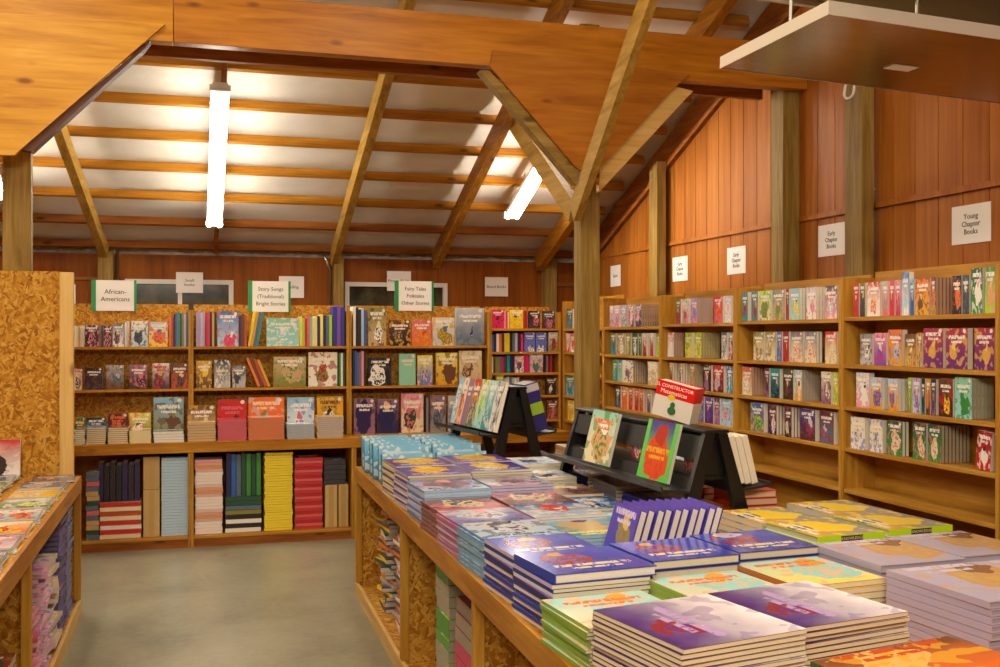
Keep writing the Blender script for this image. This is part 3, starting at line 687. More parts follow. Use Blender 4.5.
back_row(wh(1, 0), Y1, 1.212, [('F', 73, 82, 369, 'red and cream', 'rose cream white maroon'), ('F', 84.5, 103, 368, 'dark brown portrait', 'dkbrown dkpurple brown dkbrown brown'), ('F', 106, 124, 365.5, 'grey photo', 'ltgrey brown dkgrey slate ltgrey grey'),
    ('F', 129, 147.5, 365, 'dusky pink sunset', 'mauve dkbrown rose black rose'), ('F', 152, 169.5, 363.5, 'red and maroon', 'white dkpurple red maroon gold red'), ('F', 171, 188, 363.5, 'brown and orange figures', 'brown dkorange dkbrown brown peach')])
back_row(wh(0, 1), Y1, 1.545, [('S', 196, 205, 310, 'lilac lilac lavender lilac'), ('S', 205.5, 216.5, 311, 'red hotpink black gold black'), ('F', 217, 239, 311.5, 'bright blue with pink mountain', 'blue ltblue rose hotpink white', {'FY': .15, 'FR': .25}),
    ('S', 239.5, 247, 313, 'maroon brown dkorange'), ('S', 248, 260, 310, 'yellow gold slate teal', 10), ('F', 266, 299.5, 318, 'wide teal', 'mint aqua white aqua white'),
    ('S', 300, 320, 316, 'lemon lime red rose mint lemon cream navy'), ('S', 320.5, 332.5, 313, 'lemon navy slate lime'), ('S', 333, 345, 305, 'royal violet royal')])
back_row(wh(1, 1), Y1, 1.212, [('F', 196, 212, 361, 'gold sunburst', 'gold brown yellow yellow cream', {'FY': .6}), ('F', 214, 230.5, 360, 'black and white lettered', 'dkgrey ltgrey white grey black cream', {'TV': .6}), ('F', 232, 246, 366, 'small grey', 'grey ltgrey dkgrey dkgrey white'),
    ('S', 256, 271, 356, 'orange brown dkorange gold', -22), ('F', 273, 306.5, 357, 'olive and tan landscape', 'sand olive green tan peach', {'n': 1}), ('F', 308, 338, 352.5, 'crowded collage', 'cream white crimson olive red'), ('S', 339, 345.5, 352, 'green white dkgreen')])
back_row(wh(0, 2), Y1, 1.545, [('S', 353.5, 367, 306, 'white black dkbrown ltblue blue'), ('F', 368, 386.5, 308, 'tan with red and white figure', 'olive tan black white cream'), ('F', 389, 411, 320, 'dark brown landscape', 'brown black gold dkgrey brown'), ('F', 411.5, 432, 320, 'orange red', 'rose orange gold orange dkorange'),
    ('F', 432.5, 455, 317.5, 'grey and cream drawing', 'cream silver gold olive slate'), ('F', 456, 485, 308, 'grey blue with small dark figure', 'silver slate ltgrey navy navy', {'FR': .09, 'BA': .2, 'n': 3})])
back_row(wh(1, 2), Y1, 1.212, [('S', 353, 366.5, 349, 'navy blue slate mauve pink dkbrown'), ('F', 368, 392, 358, 'black with white castle', 'black black dkgrey white white', {'FY': .3, 'FR': .36}), ('F', 399, 416, 354, 'plain mint green', 'mint mint mint mint rose cream', {'FY': .8, 'FR': .12, 'BA': 0.0}),
    ('F', 417.5, 433, 355.5, 'yellow and blue striped', 'lemon peri yellow peri lemon'), ('F', 436, 458, 353, 'yellow with red brown figure', 'lemon gold brown brown brown'), ('F', 459, 482.5, 351, 'cream with brown bird', 'cream sand tan brown tan')])
Y4 = 8.72
back_row(wh(0, 3), Y4, 1.693, [('F', 489.5, 504.5, 310, 'hot pink', 'hotpink hotpink crimson hotpink maroon'), ('S', 505, 510, 310, 'pink hotpink lemon'), ('F', 510.5, 523.5, 310, 'yellow', 'lemon yellow gold yellow black'), ('S', 524, 528, 310, 'red crimson'), ('F', 529, 540.5, 311, 'black with pink', 'black dkgrey black rose white'), ('F', 543, 555.5, 311, 'black with face', 'dkgrey maroon slate rose black')])
back_row(wh(1, 3), Y4, 1.49, [('S', 490, 521, 333, 'blue navy white orange dkgrey yellow yellow black slate ltgrey navy'), ('S', 521.5, 524, 333, 'hotpink'), ('F', 524.5, 535.5, 332.5, 'periwinkle', 'peri peri slate white slate', {'FY': .1}), ('F', 536, 547, 332.5, 'second periwinkle', 'peri peri slate white slate', {'FY': .1}), ('F', 549, 559.5, 332.5, 'red cap and green', 'white olive red dkgrey red')])
back_row(wh(2, 3), Y4, 1.308, [('S', 489.5, 507, 356, 'white dkgrey olive olive violet red dkgrey'), ('S', 507.5, 514, 354, 'teal navy'), ('F', 515, 524, 356, 'white and pink', 'pink white mauve maroon'), ('S', 524.5, 529.5, 353, 'hotpink hotpink'), ('F', 530, 543.5, 354, 'lilac and green', 'lavender pink green slate'), ('S', 545, 553, 355, 'dkbrown mauve maroon red')])
back_row(wh(3, 3), Y4, 1.11, [('F', 496, 504, 374, 'lime green', 'lime lime olive yellow'), ('S', 505, 520, 377, 'ltgrey silver slate ltgrey white silver'), ('F', 546, 557, 378, 'dark box like', 'dkbrown black brown white'), ('S', 557.5, 561.5, 377, 'white red')])
back_row(wh(4, 3), Y4, .898, [('S', 490, 505, 400, 'navy white red teal cream dkgrey'), ('F', 547, 560, 401, 'small brown face', 'dkbrown brown rose brown rose')])
# ---- ledge displays: a flat stack in front, one copy standing behind it
def ledge(i, x0, x1, ytop, ystack, ph, spec, pc, th=.015, yf=8.45, stw=None, sc=None, kw={}):
    a = PY(x0, ytop, yf+.2); b = PY(x1, ytop, yf+.2); w = (b.x-a.x)*.97; h = a.z-LED; xc = (a.x+b.x)/2
    a2 = PY(x0, ystack, yf); zs = a2.z
    b2 = PY(x1, ystack, yf); xc2 = (a2.x+b2.x)/2; w2 = (b2.x-a2.x)*.97
    n = max(2, int(round((zs-LED)/th))); th = (zs-LED)/n
    for k in range(n):
        rr = random.Random(i*31+k)
        # flat copies: fore edge to the front
        top = k == n-1
        book(T(xc2+rr.uniform(-.004, .004), yf+.11, LED+.001+k*th, rr.uniform(-.02, .02)), w2, .20, th-.0008, spec, ('topmost flat copy of the %s book stacked on the ledge' % ph) if top else 'flat copy in the stack before the %s book on the ledge' % ph,
             None if top else 'flat stack before the %s book' % ph, lying=True, spine=sc or spec.split()[0], page=pc, seed=x0, name='picture_book')
    book(T(xc, yf+.232, LED+.001), w, h, .018, spec, '%s book standing behind its flat stack on the ledge' % ph, None, parts=h > .25, seed=x0, st=1, page=pc, name='picture_book', **kw)
ledge(0, 74, 85, 418, 430, 'green and orange', 'green dkgrey orange black brown', 'white')
ledge(1, 86, 106, 418, 428, 'black and sky blue', 'black sky black navy rose', 'cream')
ledge(2, 107.5, 128, 414, 428, 'dark orange lettered', 'maroon black orange dkbrown orange orange', 'cream')
ledge(3, 129, 151, 413.5, 431, 'green and white figure', 'lemon dkgreen orange white dkbrown', 'cream')
ledge(4, 153, 184, 398, 432, 'large blue and brown scene', 'sky olive brown brown olive', 'white', .02)
ledge(5, 187, 216, 406, 423, 'brown with yellow masks', 'brown tan gold gold cream', 'sand', .02)
ledge(6, 217.5, 247, 400, 420, 'bright red', 'red red crimson crimson black rose', 'rose', .009, sc='rose')
ledge(7, 248, 285, 398, 418, 'orange newspaper style', 'orange orange ltgrey ltgrey olive cream', 'd88a64', .012, sc='orange')
ledge(8, 287, 315, 398, 424.5, 'pale blue fairy', 'sky white peri white rose', 'ltgrey', .012)
ledge(9, 317, 344, 397, 417, 'gold framed', 'gold gold olive white dkbrown brown', 'ltgrey', .016)
back_row('the ledge under the third back bookcase', 8.72, LED, [('F', 353.5, 375.5, 399, 'purple gate', 'mauve mauve navy dkpurple dkpurple', {'FY': .45, 'FR': .38}), ('F', 377, 399, 399.5, 'second purple gate', 'mauve navy dkpurple navy', {'FY': .45, 'FR': .38}),
    ('F', 401, 424, 394, 'pink with black round shape', 'pink cream rose dkgreen rose'), ('S', 424.5, 429, 395, 'black grey'), ('F', 430, 446, 396, 'grey mauve', 'mauve grey dkgrey slate'), ('F', 448, 466, 396, 'pale grey', 'ltgrey slate silver grey'),
    ('S', 468, 483, 402, 'tan cream white slate brown tan')])
# ---- shelves in the base cabinets
def hstack(x, y, z0, w, d, th, n, spec, label, toplabel, grp, jit=.004, page='page', spine=None, rz=0, kind='P', parts=False, seed=None, name='paperback_book', alt=None, rj=.02, **kw):
    """flat stack; w along x, d along y at rz=0 (spine on the left); n copies"""
    rr = random.Random(int(abs(x*1000))+n)
    for k in range(n):
        sp = spec; spi = spine
        if alt and k < n-1: spi = alt[k % len(alt)]
        top = k == n-1
        book(T(x+rr.uniform(-jit, jit), y+rr.uniform(-jit, jit), z0+k*th, rz+rr.uniform(-rj, rj)), w, d, th-max(.0006, th*.07), sp, toplabel if top else label, None if top else grp, lying=True, spine=spi, page=page, kind=kind, parts=parts, seed=seed, name=name, **kw)
ZB = .086
def cab(x0, x1, y, depth, yt, n, spec, ph, page='page', spine=None, **kw):
    a = PY(x0, yt, y); b = PY(x1, yt, y); hh = a.z-kw.pop('zb', ZB)-.001; th = hh/n
    zb = a.z-hh
    rz = kw.pop('rz', 0); w, d = (b.x-a.x)*.96, depth
    if abs(rz) > 1: w, d = d, w
    hstack((a.x+b.x)/2, y+depth/2, zb, w, d, th, n, spec, 'book in the %s stack under the ledge' % ph, 'topmost book of the %s stack under the ledge' % ph, '%s stack under the ledge' % ph, page=page, spine=spine, rz=rz, name='cabinet_book', **kw)  # plain books of no special kind, named after the cabinet
SP = math.pi/2      # spine towards the room
cab(86, 99, 8.50, .22, 472, 14, 'olive cream', 'narrow mixed green and grey', 'ltgrey', 'slate', rz=SP, alt=['slate', 'dkgreen', 'tan', 'tan', 'slate', 'rose'])
cab(99, 142, 8.50, .22, 503, 8, 'rose cream', 'red and white', 'pagew', 'red', rz=SP, alt=['cream', 'red', 'white', 'red', 'cream', 'dkorange'])
# tall dark books standing on the red and white stack
for k in range(7):
    a = PY(100+k*6, 455, 8.62); z0 = PY(110, 503, 8.50).z+.002
    h = .30-.02*(k % 2)
    book(T(a.x+.012, 8.64, z0, SP), .2, min(h, .71-z0), .038, 'dkpurple black', 'dark %s book standing on the red and white stack, %s from left' % (['purple', 'black', 'plum', 'black', 'violet', 'plum', 'purple'][k], ordn(k)), None, spine=['dkpurple', 'black', '2a1a2c', 'black', 'dkpurple', '2a1a2c', 'dkpurple'][k])
def box_pack(x0, x1, y, d, zt, zb, col, lab):
    a = PY(x0, 500, y); b = PY(x1, 500, y); w = (b.x-a.x)*.97
    e = empty('cardboard_box', ((a.x+b.x)/2, y+d/2, zb)); tag(e, lab, 'box')
    MB().box(-w/2, w/2, -d/2, d/2, 0, zt-zb).build('carton', plain('cardboard', col, .7, noise_amt=.2), e, bevel=.003)
    MB().box(-.02, .02, -d/2-.001, -d/2, .005, zt-zb-.005).build('tape_strip', plain('tape', 'b8985c', .4), e)
box_pack(143, 160, 8.50, .25, .70, .45, 'c8a468', 'upper tan carton beside the light blue stack')
box_pack(143, 160, 8.50, .25, .448, ZB, 'd0ac70', 'lower tan carton beside the light blue stack')
cab(161, 188.5, 8.50, .22, 458, 27, 'ltblue sky', 'tall light blue with red stripe', 'ltblue', 'ltblue', rz=SP, jit=.001, rj=.004)
cab(194.5, 223, 8.50, .22, 460, 24, 'white cream', 'white and orange banded', 'f0e2da', 'pink', rz=SP, alt=['f4e8e4']*4+['e0b8a8', 'e09870', 'e0a888', 'e8c8bc'])
cab(225, 262, 8.50, .22, 497, 8, 'dkgreen black', 'dark green black and white', 'ltgrey', 'dkgreen', rz=SP, alt=['white', 'black', 'white', 'black', 'olive', 'slate', 'dkgreen'])
for k, c in enumerate(['navy', 'blue', 'slate', 'dkgreen', 'green', 'dkgreen', 'green']):
    a = PY(227+k*5, 455, 8.55); z0 = PY(240, 497, 8.50).z+.002
    book(T(a.x+.012, 8.64, z0, SP), .2, .70-z0-.006*(k % 3), .034, c+' navy', '%s book standing on the dark green and black stack, %s from left' % (CN(c), ordn(k)), None, spine=c)
cab(264, 293, 8.50, .22, 453, 30, 'yellow gold', 'tall yellow', 'f0d22c', 'f4dc34', rz=SP, jit=.005)
cab(294.5, 323, 8.50, .22, 458, 24, 'red crimson', 'tall red', 'e0b0a4', 'c83038', rz=SP, jit=.004, alt=['c83038', 'd86060', 'b82028'])
box_pack(325, 337.5, 8.50, .25, .43, ZB, 'd4b478', 'left tan carton beside the tall red stack')
box_pack(338.5, 348.5, 8.50, .25, .43, ZB, 'd0ae70', 'right tan carton at the end of the middle cabinet')
cab(324, 346, 8.50, .20, 460, 5, 'dkgrey slate', 'small dark grey', 'grey', 'dkgrey', rz=SP, zb=.432)
box_pack(500, 517, 8.50, .25, .52, ZB, 'd8c08c', 'leftmost cream carton behind the far rack')
box_pack(519, 535, 8.50, .25, .55, ZB, 'd4ba84', 'middle cream carton behind the far rack')
box_pack(537, 550, 8.50, .25, .5, ZB, 'cfb47c', 'rightmost cream carton behind the far rack')
# ---- right wall bookcases: face-out copies one behind another
def right_row(s, b, z, ents, hd=.165, XF=3.145):
    where = '%s shelf of %s' % (SHN[s], RN[b])
    if b in RB: z = RB[b][0][s]
    for i, en in enumerate(ents):
        x0, x1, x2, ph, spec = en[:5]; h = en[5] if len(en) > 5 else hd; lean = en[6] if len(en) > 6 else 0
        ya = PX(x0, 350, XF).y; yb = PX(x1, 350, XF).y; ya = min(ya, RY[b]-.024); yb = max(yb, RY[b+1]+.024); w = (ya-yb)*.95; yc = (ya+yb)/2
        th = .017; px_per = (PX(x1, 350, XF).y-0)*0+1
        # pixels that one copy further back covers at its near edge
        def px(X, Y): f = SN*X+CS*Y; return 500+FP*(CS*X-SN*Y)/f
        pp = px(XF+.019, yb)-px(XF, yb)
        n = 1+min(9, int(round(max(0, x2-x1)/pp))) if x2 > x1 else 1
        for k in range(n):
            X = XF+.012+k*.019+(.008 if n == 1 else 0)
            if X > 3.13+RD-.024: break
            l = '%s book facing out on %s' % (ph, where) if k == 0 else 'further copy behind the %s book on %s' % (ph, where)
            book(T(X, yc, z+.001+abs(math.sin(lean))*w/2*1.0, -math.pi/2, lean if False else 0) if not lean else Matrix.Translation((X+.0, yc, z+.001+math.sin(abs(lean))*w/2)) @ Matrix.Rotation(lean, 4, 'X') @ Matrix.Rotation(-math.pi/2, 4, 'Z'),
                 w, h, th if n > 1 else .030, spec, l, None if k == 0 or n == 2 else 'copies behind the %s book' % ph, seed=x0, st=1 if w > .1 else 0, page='b8a488' if n > 3 else 'page', name='chapter_book')
z1, z2, z3, z4 = RSH[:4]
back4 = [('pale mauve', 'lavender mauve white mauve'), ('lavender girl', 'lavender rose cream violet')]
right_row(0, 0, 1.693, [(566, 572, 0, 'dark green', 'dkgreen slate black teal')], .17)
right_row(1, 0, 1.49, [(565, 569, 0, 'white and red', 'white red rose white'), (570, 574, 0, 'red striped', 'rose white red red')], .16)
right_row(3, 0, 1.11, [(565, 574, 0, 'green and blue', 'green sky blue teal')], .17)
right_row(4, 0, .898, [(567, 574, 0, 'yellow', 'yellow lemon gold yellow')], .17)
right_row(0, 1, z1, [(609, 613, 0, 'pale mauve', 'lavender mauve white mauve'), (613.6, 619, 0, 'lavender girl', 'lavender rose cream violet'), (620, 626, 0, 'greyish lilac', 'lilac grey white slate'), (628, 633, 0, 'dark violet', 'mauve dkpurple white pink'), (635, 641, 657, 'second dark violet', 'mauve dkpurple white pink')])
right_row(1, 1, z2, [(610, 615, 0, 'teal', 'olive teal dkgreen slate'), (616.5, 624, 0, 'brown and teal', 'olive tan slate white'), (625, 630, 0, 'olive', 'olive green tan tan'), (631.5, 637, 0, 'dark green', 'dkgreen dkgreen black white'), (638, 641, 0, 'bottle green', 'dkgreen black green green'), (642, 646, 648, 'red banner', 'white crimson black red'), (649.5, 653, 655, 'second red banner', 'white crimson black red'), (656, 659.5, 0, 'apple green', 'olive lime green lime')])
right_row(2, 1, z3, [(612, 617, 0, 'emerald', 'green teal green mint'), (618, 621, 0, 'sea green', 'teal mint teal mint'), (622, 633, 645, 'white and purple crowd', 'white cream dkpurple mauve'), (647, 657, 0, 'cream', 'cream sand white tan')])
right_row(3, 1, z4, [(615, 620, 0, 'black', 'black dkbrown slate slate'), (621, 626.5, 0, 'orange flame', 'gold orange red orange'), (628, 632, 0, 'orange red', 'orange red black orange'), (634, 638, 0, 'second orange red', 'orange red black orange'), (639, 642.5, 645, 'rust', 'orange dkorange brown orange'), (646.5, 650, 655, 'mauve and tan', 'tan mauve maroon slate')])
right_row(0, 2, z1, [(675, 680, 0, 'red and green', 'green crimson rose maroon'), (681.5, 688, 0, 'white with pink fruit', 'white pink green hotpink'), (690, 697, 711, 'lilac and pink', 'lilac pink peri lilac'), (713, 722, 0, 'pink and red', 'hotpink rose red orange'), (724, 730.5, 0, 'white and lilac', 'lavender white lilac white')])
right_row(1, 2, z2, [(667, 673.5, 682, 'white topped red', 'rose white white white'), (684, 691, 0, 'lime green', 'lime lemon olive lime'), (694, 701, 718, 'second lime green', 'lime lemon olive lime'), (720.5, 726, 0, 'grey and white', 'slate white dkgrey ltgrey'), (728, 732, 0, 'grey and red', 'slate maroon white rose')])
right_row(2, 2, z3, [(669, 672, 677, 'dark red slim', 'tan maroon tan dkbrown'), (679, 682.5, 688, 'black and white slim', 'tan black white white'), (689.5, 694, 701, 'tan', 'tan tan brown sand'), (702, 710.5, 0, 'very dark brown', 'dkbrown black mauve mauve'), (712, 723, 0, 'red with grey figure', 'red maroon rose ltgrey'), (726, 732, 0, 'bright blue', 'blue teal white sky')])
right_row(3, 2, z4, [(665, 674, 0, 'violet and white', 'violet white navy violet'), (676, 684, 0, 'navy', 'navy violet white slate'), (687, 694, 0, 'grey', 'grey mauve dkgrey slate'), (697, 703, 0, 'grey with violet', 'slate violet ltgrey slate'), (704, 712.5, 0, 'purple with pink head', 'violet purple dkpurple violet pink'), (713.5, 719, 0, 'violet and mauve', 'dkpurple mauve pink violet'), (720.5, 731, 0, 'light blue', 'sky ltblue mauve pink')])
right_row(0, 3, z1, [(741, 747, 0, 'teal with orange ball', 'teal teal crimson crimson gold'), (750.5, 757, 0, 'second teal with orange ball', 'teal teal crimson crimson gold'), (758.5, 770, 0, 'green clover', 'lime cream green olive'), (771.5, 784, 0, 'green and tan clover', 'grey tan green olive'), (785, 788, 0, 'crimson slim', 'crimson crimson maroon crimson'), (789, 799.5, 803, 'sky blue princess', 'sky aqua gold lemon black'), (805.5, 816, 822, 'white with pink stroke', 'silver white hotpink pink'), (824, 836.5, 0, 'grey with pink band', 'dkgrey pink white ltgrey rose')], .17)
right_row(1, 3, z2, [(752.5, 763, 0, 'olive and cream', 'olive cream brown tan'), (764.5, 775, 0, 'second olive and cream', 'olive cream brown tan'), (776, 781, 0, 'blue and lilac slim', 'slate blue lilac slate'), (782, 788, 0, 'deep red', 'crimson red maroon red'), (789.5, 802, 0, 'cream with blue band', 'slate cream rose cream'), (804, 816, 820, 'second cream with blue band', 'slate cream rose cream'), (824, 836, 0, 'cream with red band', 'red cream tan cream')])
right_row(2, 3, z3, [(741.5, 751.5, 762, 'red topped cream', 'red cream tan white'), (763.5, 768.5, 0, 'maroon', 'maroon mauve dkbrown maroon'), (769.5, 779, 0, 'teal black', 'teal black teal navy'), (782, 792.5, 0, 'dark green with red', 'dkgreen black crimson dkgreen'), (794, 801.5, 816, 'sky with yellow base', 'sky gold white peach dkbrown'), (820, 830.5, 0, 'pink and cream figures', 'cream mauve maroon white peach'), (832.5, 837, 0, 'pale lime', 'lime lemon olive lime')])
right_row(3, 3, z4, [(749.5, 763, 0, 'green lizard', 'blue mauve lime green lime'), (768, 776, 783, 'maroon with pale figure', 'maroon dkpurple mauve white'), (784, 791, 797, 'black with pale figure', 'maroon black mauve cream'), (799, 814.5, 0, 'purple with red face', 'purple maroon slate crimson silver'), (818.5, 833, 0, 'dark red robot', 'maroon slate crimson mauve silver')])
right_row(0, 4, z1, [(852.5, 858, 0, 'narrow scarlet', 'red red crimson red'), (859, 864, 0, 'black and olive', 'olive black black dkgrey'), (866, 879.5, 0, 'red over white', 'red white white orange'), (881.5, 887, 0, 'pale grey rose', 'ltgrey rose tan grey'), (888.5, 893.5, 0, 'rosy red', 'rose red hotpink red'), (894.5, 899.5, 0, 'bright pink', 'pink hotpink maroon rose'), (901, 908, 0, 'tall blue and white', 'blue white sky ltblue', .20), (909, 913, 0, 'royal blue slim', 'sky blue navy blue'), (914, 929, 0, 'yellow with faces', 'orange gold brown brown peach'), (930.5, 935, 948, 'crimson and gold', 'crimson gold navy orange'), (951, 960.5, 0, 'black with orange flame', 'black black dkorange orange gold'), (961.5, 968, 0, 'charcoal', 'dkgrey dkgrey slate dkgrey'), (970, 981.5, 0, 'dark green with white', 'dkgreen green white white pink', .19), (983.5, 995, 0, 'lime green party', 'green lime pink gold', .19)])
right_row(1, 4, z2, [(859, 871.5, 0, 'grey cat', 'grey ltgrey brown white brown', .15), (873, 885.5, 0, 'pink and purple lettered', 'pink violet hotpink violet cream', .155), (887, 901.5, 0, 'orange with white circle', 'orange gold violet ltgrey silver', .17), (904, 915, 0, 'brown and gold', 'brown gold brown tan cream', .15), (916, 921, 0, 'gold', 'gold tan dkbrown gold', .155), (922, 942.5, 0, 'purple with golden figure', 'b02848 6a2a78 e0b050 d8a848 f0cc70', .175, 0), (944.5, 967, 0, 'second purple with golden figure', 'b02848 6a2a78 e0b050 d8a848 f0cc70', .175), (973, 993.5, 0, 'rightmost purple with golden figure', 'b02848 6a2a78 e0b050 d8a848 f0cc70', .175)])
right_row(2, 4, z3, [(855, 868.5, 0, 'white dog', 'silver pink white white dkgrey', .17), (869.5, 881.5, 885, 'yellow and sky beach', 'ltblue gold orange blue gold', .15), (887, 898, 905, 'second yellow and sky beach', 'ltblue gold orange blue gold', .15), (907, 910.5, 0, 'slim lime', 'lime olive green lime', .16), (911.5, 919.5, 0, 'lilac dotted', 'lilac lavender navy lilac', .16), (920.5, 924, 0, 'black slim', 'black teal black black', .16), (925, 929, 0, 'orange and black slim', 'gold black orange orange', .16), (930, 935, 0, 'dark plum', 'dkbrown mauve black dkgrey', .16), (937.5, 952, 0, 'brown red with yellow stroke', 'brown dkbrown red yellow dkgreen', .165), (954, 971.5, 989, 'green dinosaur', 'mint aqua green green mint', .175)])
right_row(3, 4, z4, [(849.5, 864.5, 0, 'cream striped', 'cream white peri cream', .155), (868.5, 882, 0, 'second cream striped', 'cream white peri cream', .155), (885.5, 902, 907, 'green with red banner', 'dkgreen green rose cream', .16), (911.5, 925.5, 0, 'second green with red banner', 'dkgreen green rose cream', .165), (927, 941, 968, 'third green with red banner', 'dkgreen green rose cream', .165), (974, 989, 0, 'red with white panel', 'crimson red white white dkgrey', .16, .10)])
# ================================================================ BOOKS ON THE TABLES
def tab(xc, yc, rz, w, d, z, n, th, ph, place, spec, page='page', spine=None, kind='P', parts=True, jit=.005, z0=TT+.001, **kw):
    """stack whose top is at z; built as deep as it goes"""
    n = max(1, int(round((z-z0)/th))) if n is None else n
    th = (z-z0)/n
    hstack(xc, yc, z0, w, d, th, n, spec, 'lower copy in the stack of %s books %s' % (ph, place), 'topmost %s book of stack %s' % (ph, place), 'stack of %s books %s' % (ph, place), page=page, spine=spine, rz=rz, kind=kind, parts=parts, jit=jit, **kw)
SNOW = dict(FX=.62, FY=.3, FR=.16, TV=.42, BA=.35)
tab(1.105, 2.17, -math.pi/2+.17, .35, .335, 1.0, None, .0118, 'purple snow scene', 'at the near table corner', 'fcf6fc 3a0c74 5a2a90 8a1c2c cream b49ad4', 'ecdcb8', '7a6068', parts=True, seed=5, jit=.004, gloss=.3, **SNOW)
tab(1.462, 2.285, -math.pi/2+.17, .35, .325, .985, None, .0125, 'purple snow scene', 'right of the nearest stack', 'fcf6fc 3a0c74 5a2a90 8a1c2c cream b49ad4', 'e8d4b0', '7a4838', parts=True, seed=5, gloss=.2, **SNOW)
PEACH = dict(FX=.65, FY=.5, FR=.33, BA=.8)
tab(1.078, 2.575, .07, .305, .30, .925, None, .010, 'cream and aqua picture', 'with lime green spines', 'aqua cream peach aqua gold orange', 'page', '8cb040', seed=8, gloss=.18, **PEACH)
tab(1.42, 2.645, .10, .30, .29, .945, None, .0105, 'cream and aqua picture', 'behind the snow scene books', 'aqua cream peach aqua gold orange', 'cream', '9ab848', seed=8, gloss=.22, z0=TT+.001, **PEACH)
tab(1.755, 2.715, .08, .30, .31, .95, None, .0175, 'cream and aqua picture', 'with rusty orange spines', 'aqua lemon peach aqua gold orange', 'cream', 'c87840', seed=8, gloss=.22, rj=.01, alt=['cc7c44', 'cream'], **PEACH)
BL = dict(FX=.35, FY=.62, FR=.26, TV=.3, BA=.25)
tab(1.10, 2.90, .07, .305, .30, .955, None, .0125, 'royal blue', 'at the left edge of the table', '4654cc 3a44b4 peri 9c3a48 gold cream', 'cream', 'c8bcd0', seed=12, alt=['e0d8d0', '2c3a90', '3c2460'], gloss=.18, **BL)
# big hardcover on top
book(T(1.11, 2.90, .9565, .09), .32, .30, .028, '4a58d4 3a44b4 peri 9c3a48 gold cream', 'thick royal blue hardcover lying on top of the left edge blue stack', None, kind='H', lying=True, parts=True, spine='3044a8', page='efe6d6', seed=12, name='hardcover_book', gloss=.15, **BL)
tab(1.10, 3.235, .05, .305, .30, .965, None, .0125, 'royal blue', 'behind the thick blue hardcover', '4654cc 3a44b4 peri 9c3a48 gold cream', 'cream', 'c8bcd0', seed=12, alt=['e0d8d0', '2c3a90', '3c2460'], gloss=.18, **BL)
tab(1.435, 2.975, .08, .30, .28, .985, 6, .0125, 'royal blue', 'in front of the row of upright purple books', '4a58d4 3a44b4 peri 9c3a48 gold cream', 'cream', '3044a8', seed=12, kind='H', gloss=.2, **BL)
tab(1.765, 3.06, .07, .30, .30, .975, 6, .0125, 'royal blue', 'beside the black rack leg', '4a58d4 3a3ca0 peri 9c3a48 lavender cream', 'cream', '3044a8', seed=12, kind='H', gloss=.2, **BL)
# row of upright purple hardcovers, tops leaning right
for k in range(10):
    th = .029
    x = 1.37+k*.0315; lean = math.radians(17)
    M_ = T(x, 3.40, TT+.001+math.sin(lean)*.0145, -math.pi/2+.0, 0, lean) if False else Matrix.Translation((x, 3.315+.008*(k % 2), TT+.001+math.sin(lean)*.0145)) @ Matrix.Rotation(lean, 4, 'Y') @ Matrix.Rotation(-math.pi/2, 4, 'Z')
    o = book(M_, .215, .255, .027, '5a3cc0 4054c8 8a8058 9a8a60 e0c060 d8d0f0', 'leftmost upright purple hardcover with its cover showing' if k == 0 else 'rightmost of the upright purple hardcovers' if k == 9 else 'upright purple hardcover inside the leaning row', None if k in (0, 9) else 'row of upright purple hardcovers', kind='H', parts=True, spine='3c2888', page='efe6d6', seed=77, name='hardcover_book', FX=.6, FY=.62, FR=.22, BA=.1, TV=.9)
    if k == 0: text_mesh('Liberty', .055, plain('cover_lettering', 'd8d4ec', .4), o, (0, -.0142, .045), ext=.0003)
# column A and B magazines further back
MG = dict(FX=.5, FY=.62, FR=.3, TV=.2, BA=.6)
tab(1.10, 3.60, .03, .305, .32, .95, 14, .01, 'glossy silver blue', 'behind the left blue stacks', 'silver ltblue dkpurple silver dkbrown slate', 'ltblue', '5a8cc8', name='magazine', seed=21, gloss=.12, alt=['6aa0d4', 'sky', '88a8c8'], **MG)
tab(1.10, 3.94, .03, .305, .32, .94, 14, .01, 'pale blue and pink sided', 'before the brown stack', 'silver peri mauve silver pink slate', 'pink', 'b85a78', name='magazine', seed=22, gloss=.12, alt=['c06a84', 'lavender', 'b85a78'], **MG)
tab(1.11, 4.29, .03, .305, .32, .93, 12, .01, 'rosy brown', 'beside the table edge', 'brown rose dkbrown sand maroon mauve', 'b09a90', '7a4c44', name='magazine', seed=23, gloss=.2, alt=['7a4c44', '94706a'], **MG)
tab(1.12, 4.64, .03, .305, .32, .965, 14, .01, 'blue and lavender', 'in front of the yellow oval magazines', 'peri ltblue dkpurple mauve pink royal', 'ltblue', '7088c0', name='magazine', seed=24, gloss=.15, alt=['ltblue', '6078b8', 'lavender'], **MG)
OV = dict(FX=.5, FY=.6, FR=.34, BA=.0, TV=.2)
tab(1.125, 4.99, .03, .305, .32, .985, 15, .01, 'yellow oval', 'nearest the table edge', '4430a8 4a3c9c yellow gold yellow lavender', 'cream', 'b8b0c8', name='magazine', seed=25, gloss=.2, alt=['cream', 'b8b0d0', '5038a0'], **OV)
tab(1.13, 5.35, .03, .305, .32, .985, 15, .01, 'yellow oval', 'farthest at the table edge', '6a4494 5038a0 yellow gold yellow lavender', 'cream', 'b8a890', name='magazine', seed=26, gloss=.2, alt=['cream', 'lemon', '5038a0'], **OV)
tab(1.45, 5.06, .03, .305, .32, .985, 15, .01, 'yellow oval', 'in second column', '4430a8 4a3c9c yellow gold yellow lavender', 'cream', 'b8b0c8', name='magazine', seed=27, gloss=.2, **OV)
tab(1.46, 5.42, .03, .305, .32, .985, 15, .01, 'yellow oval', 'just before the far rack', '4430a8 6a4494 yellow gold yellow lavender', 'cream', 'b8b0c8', name='magazine', seed=28, gloss=.2, **OV)
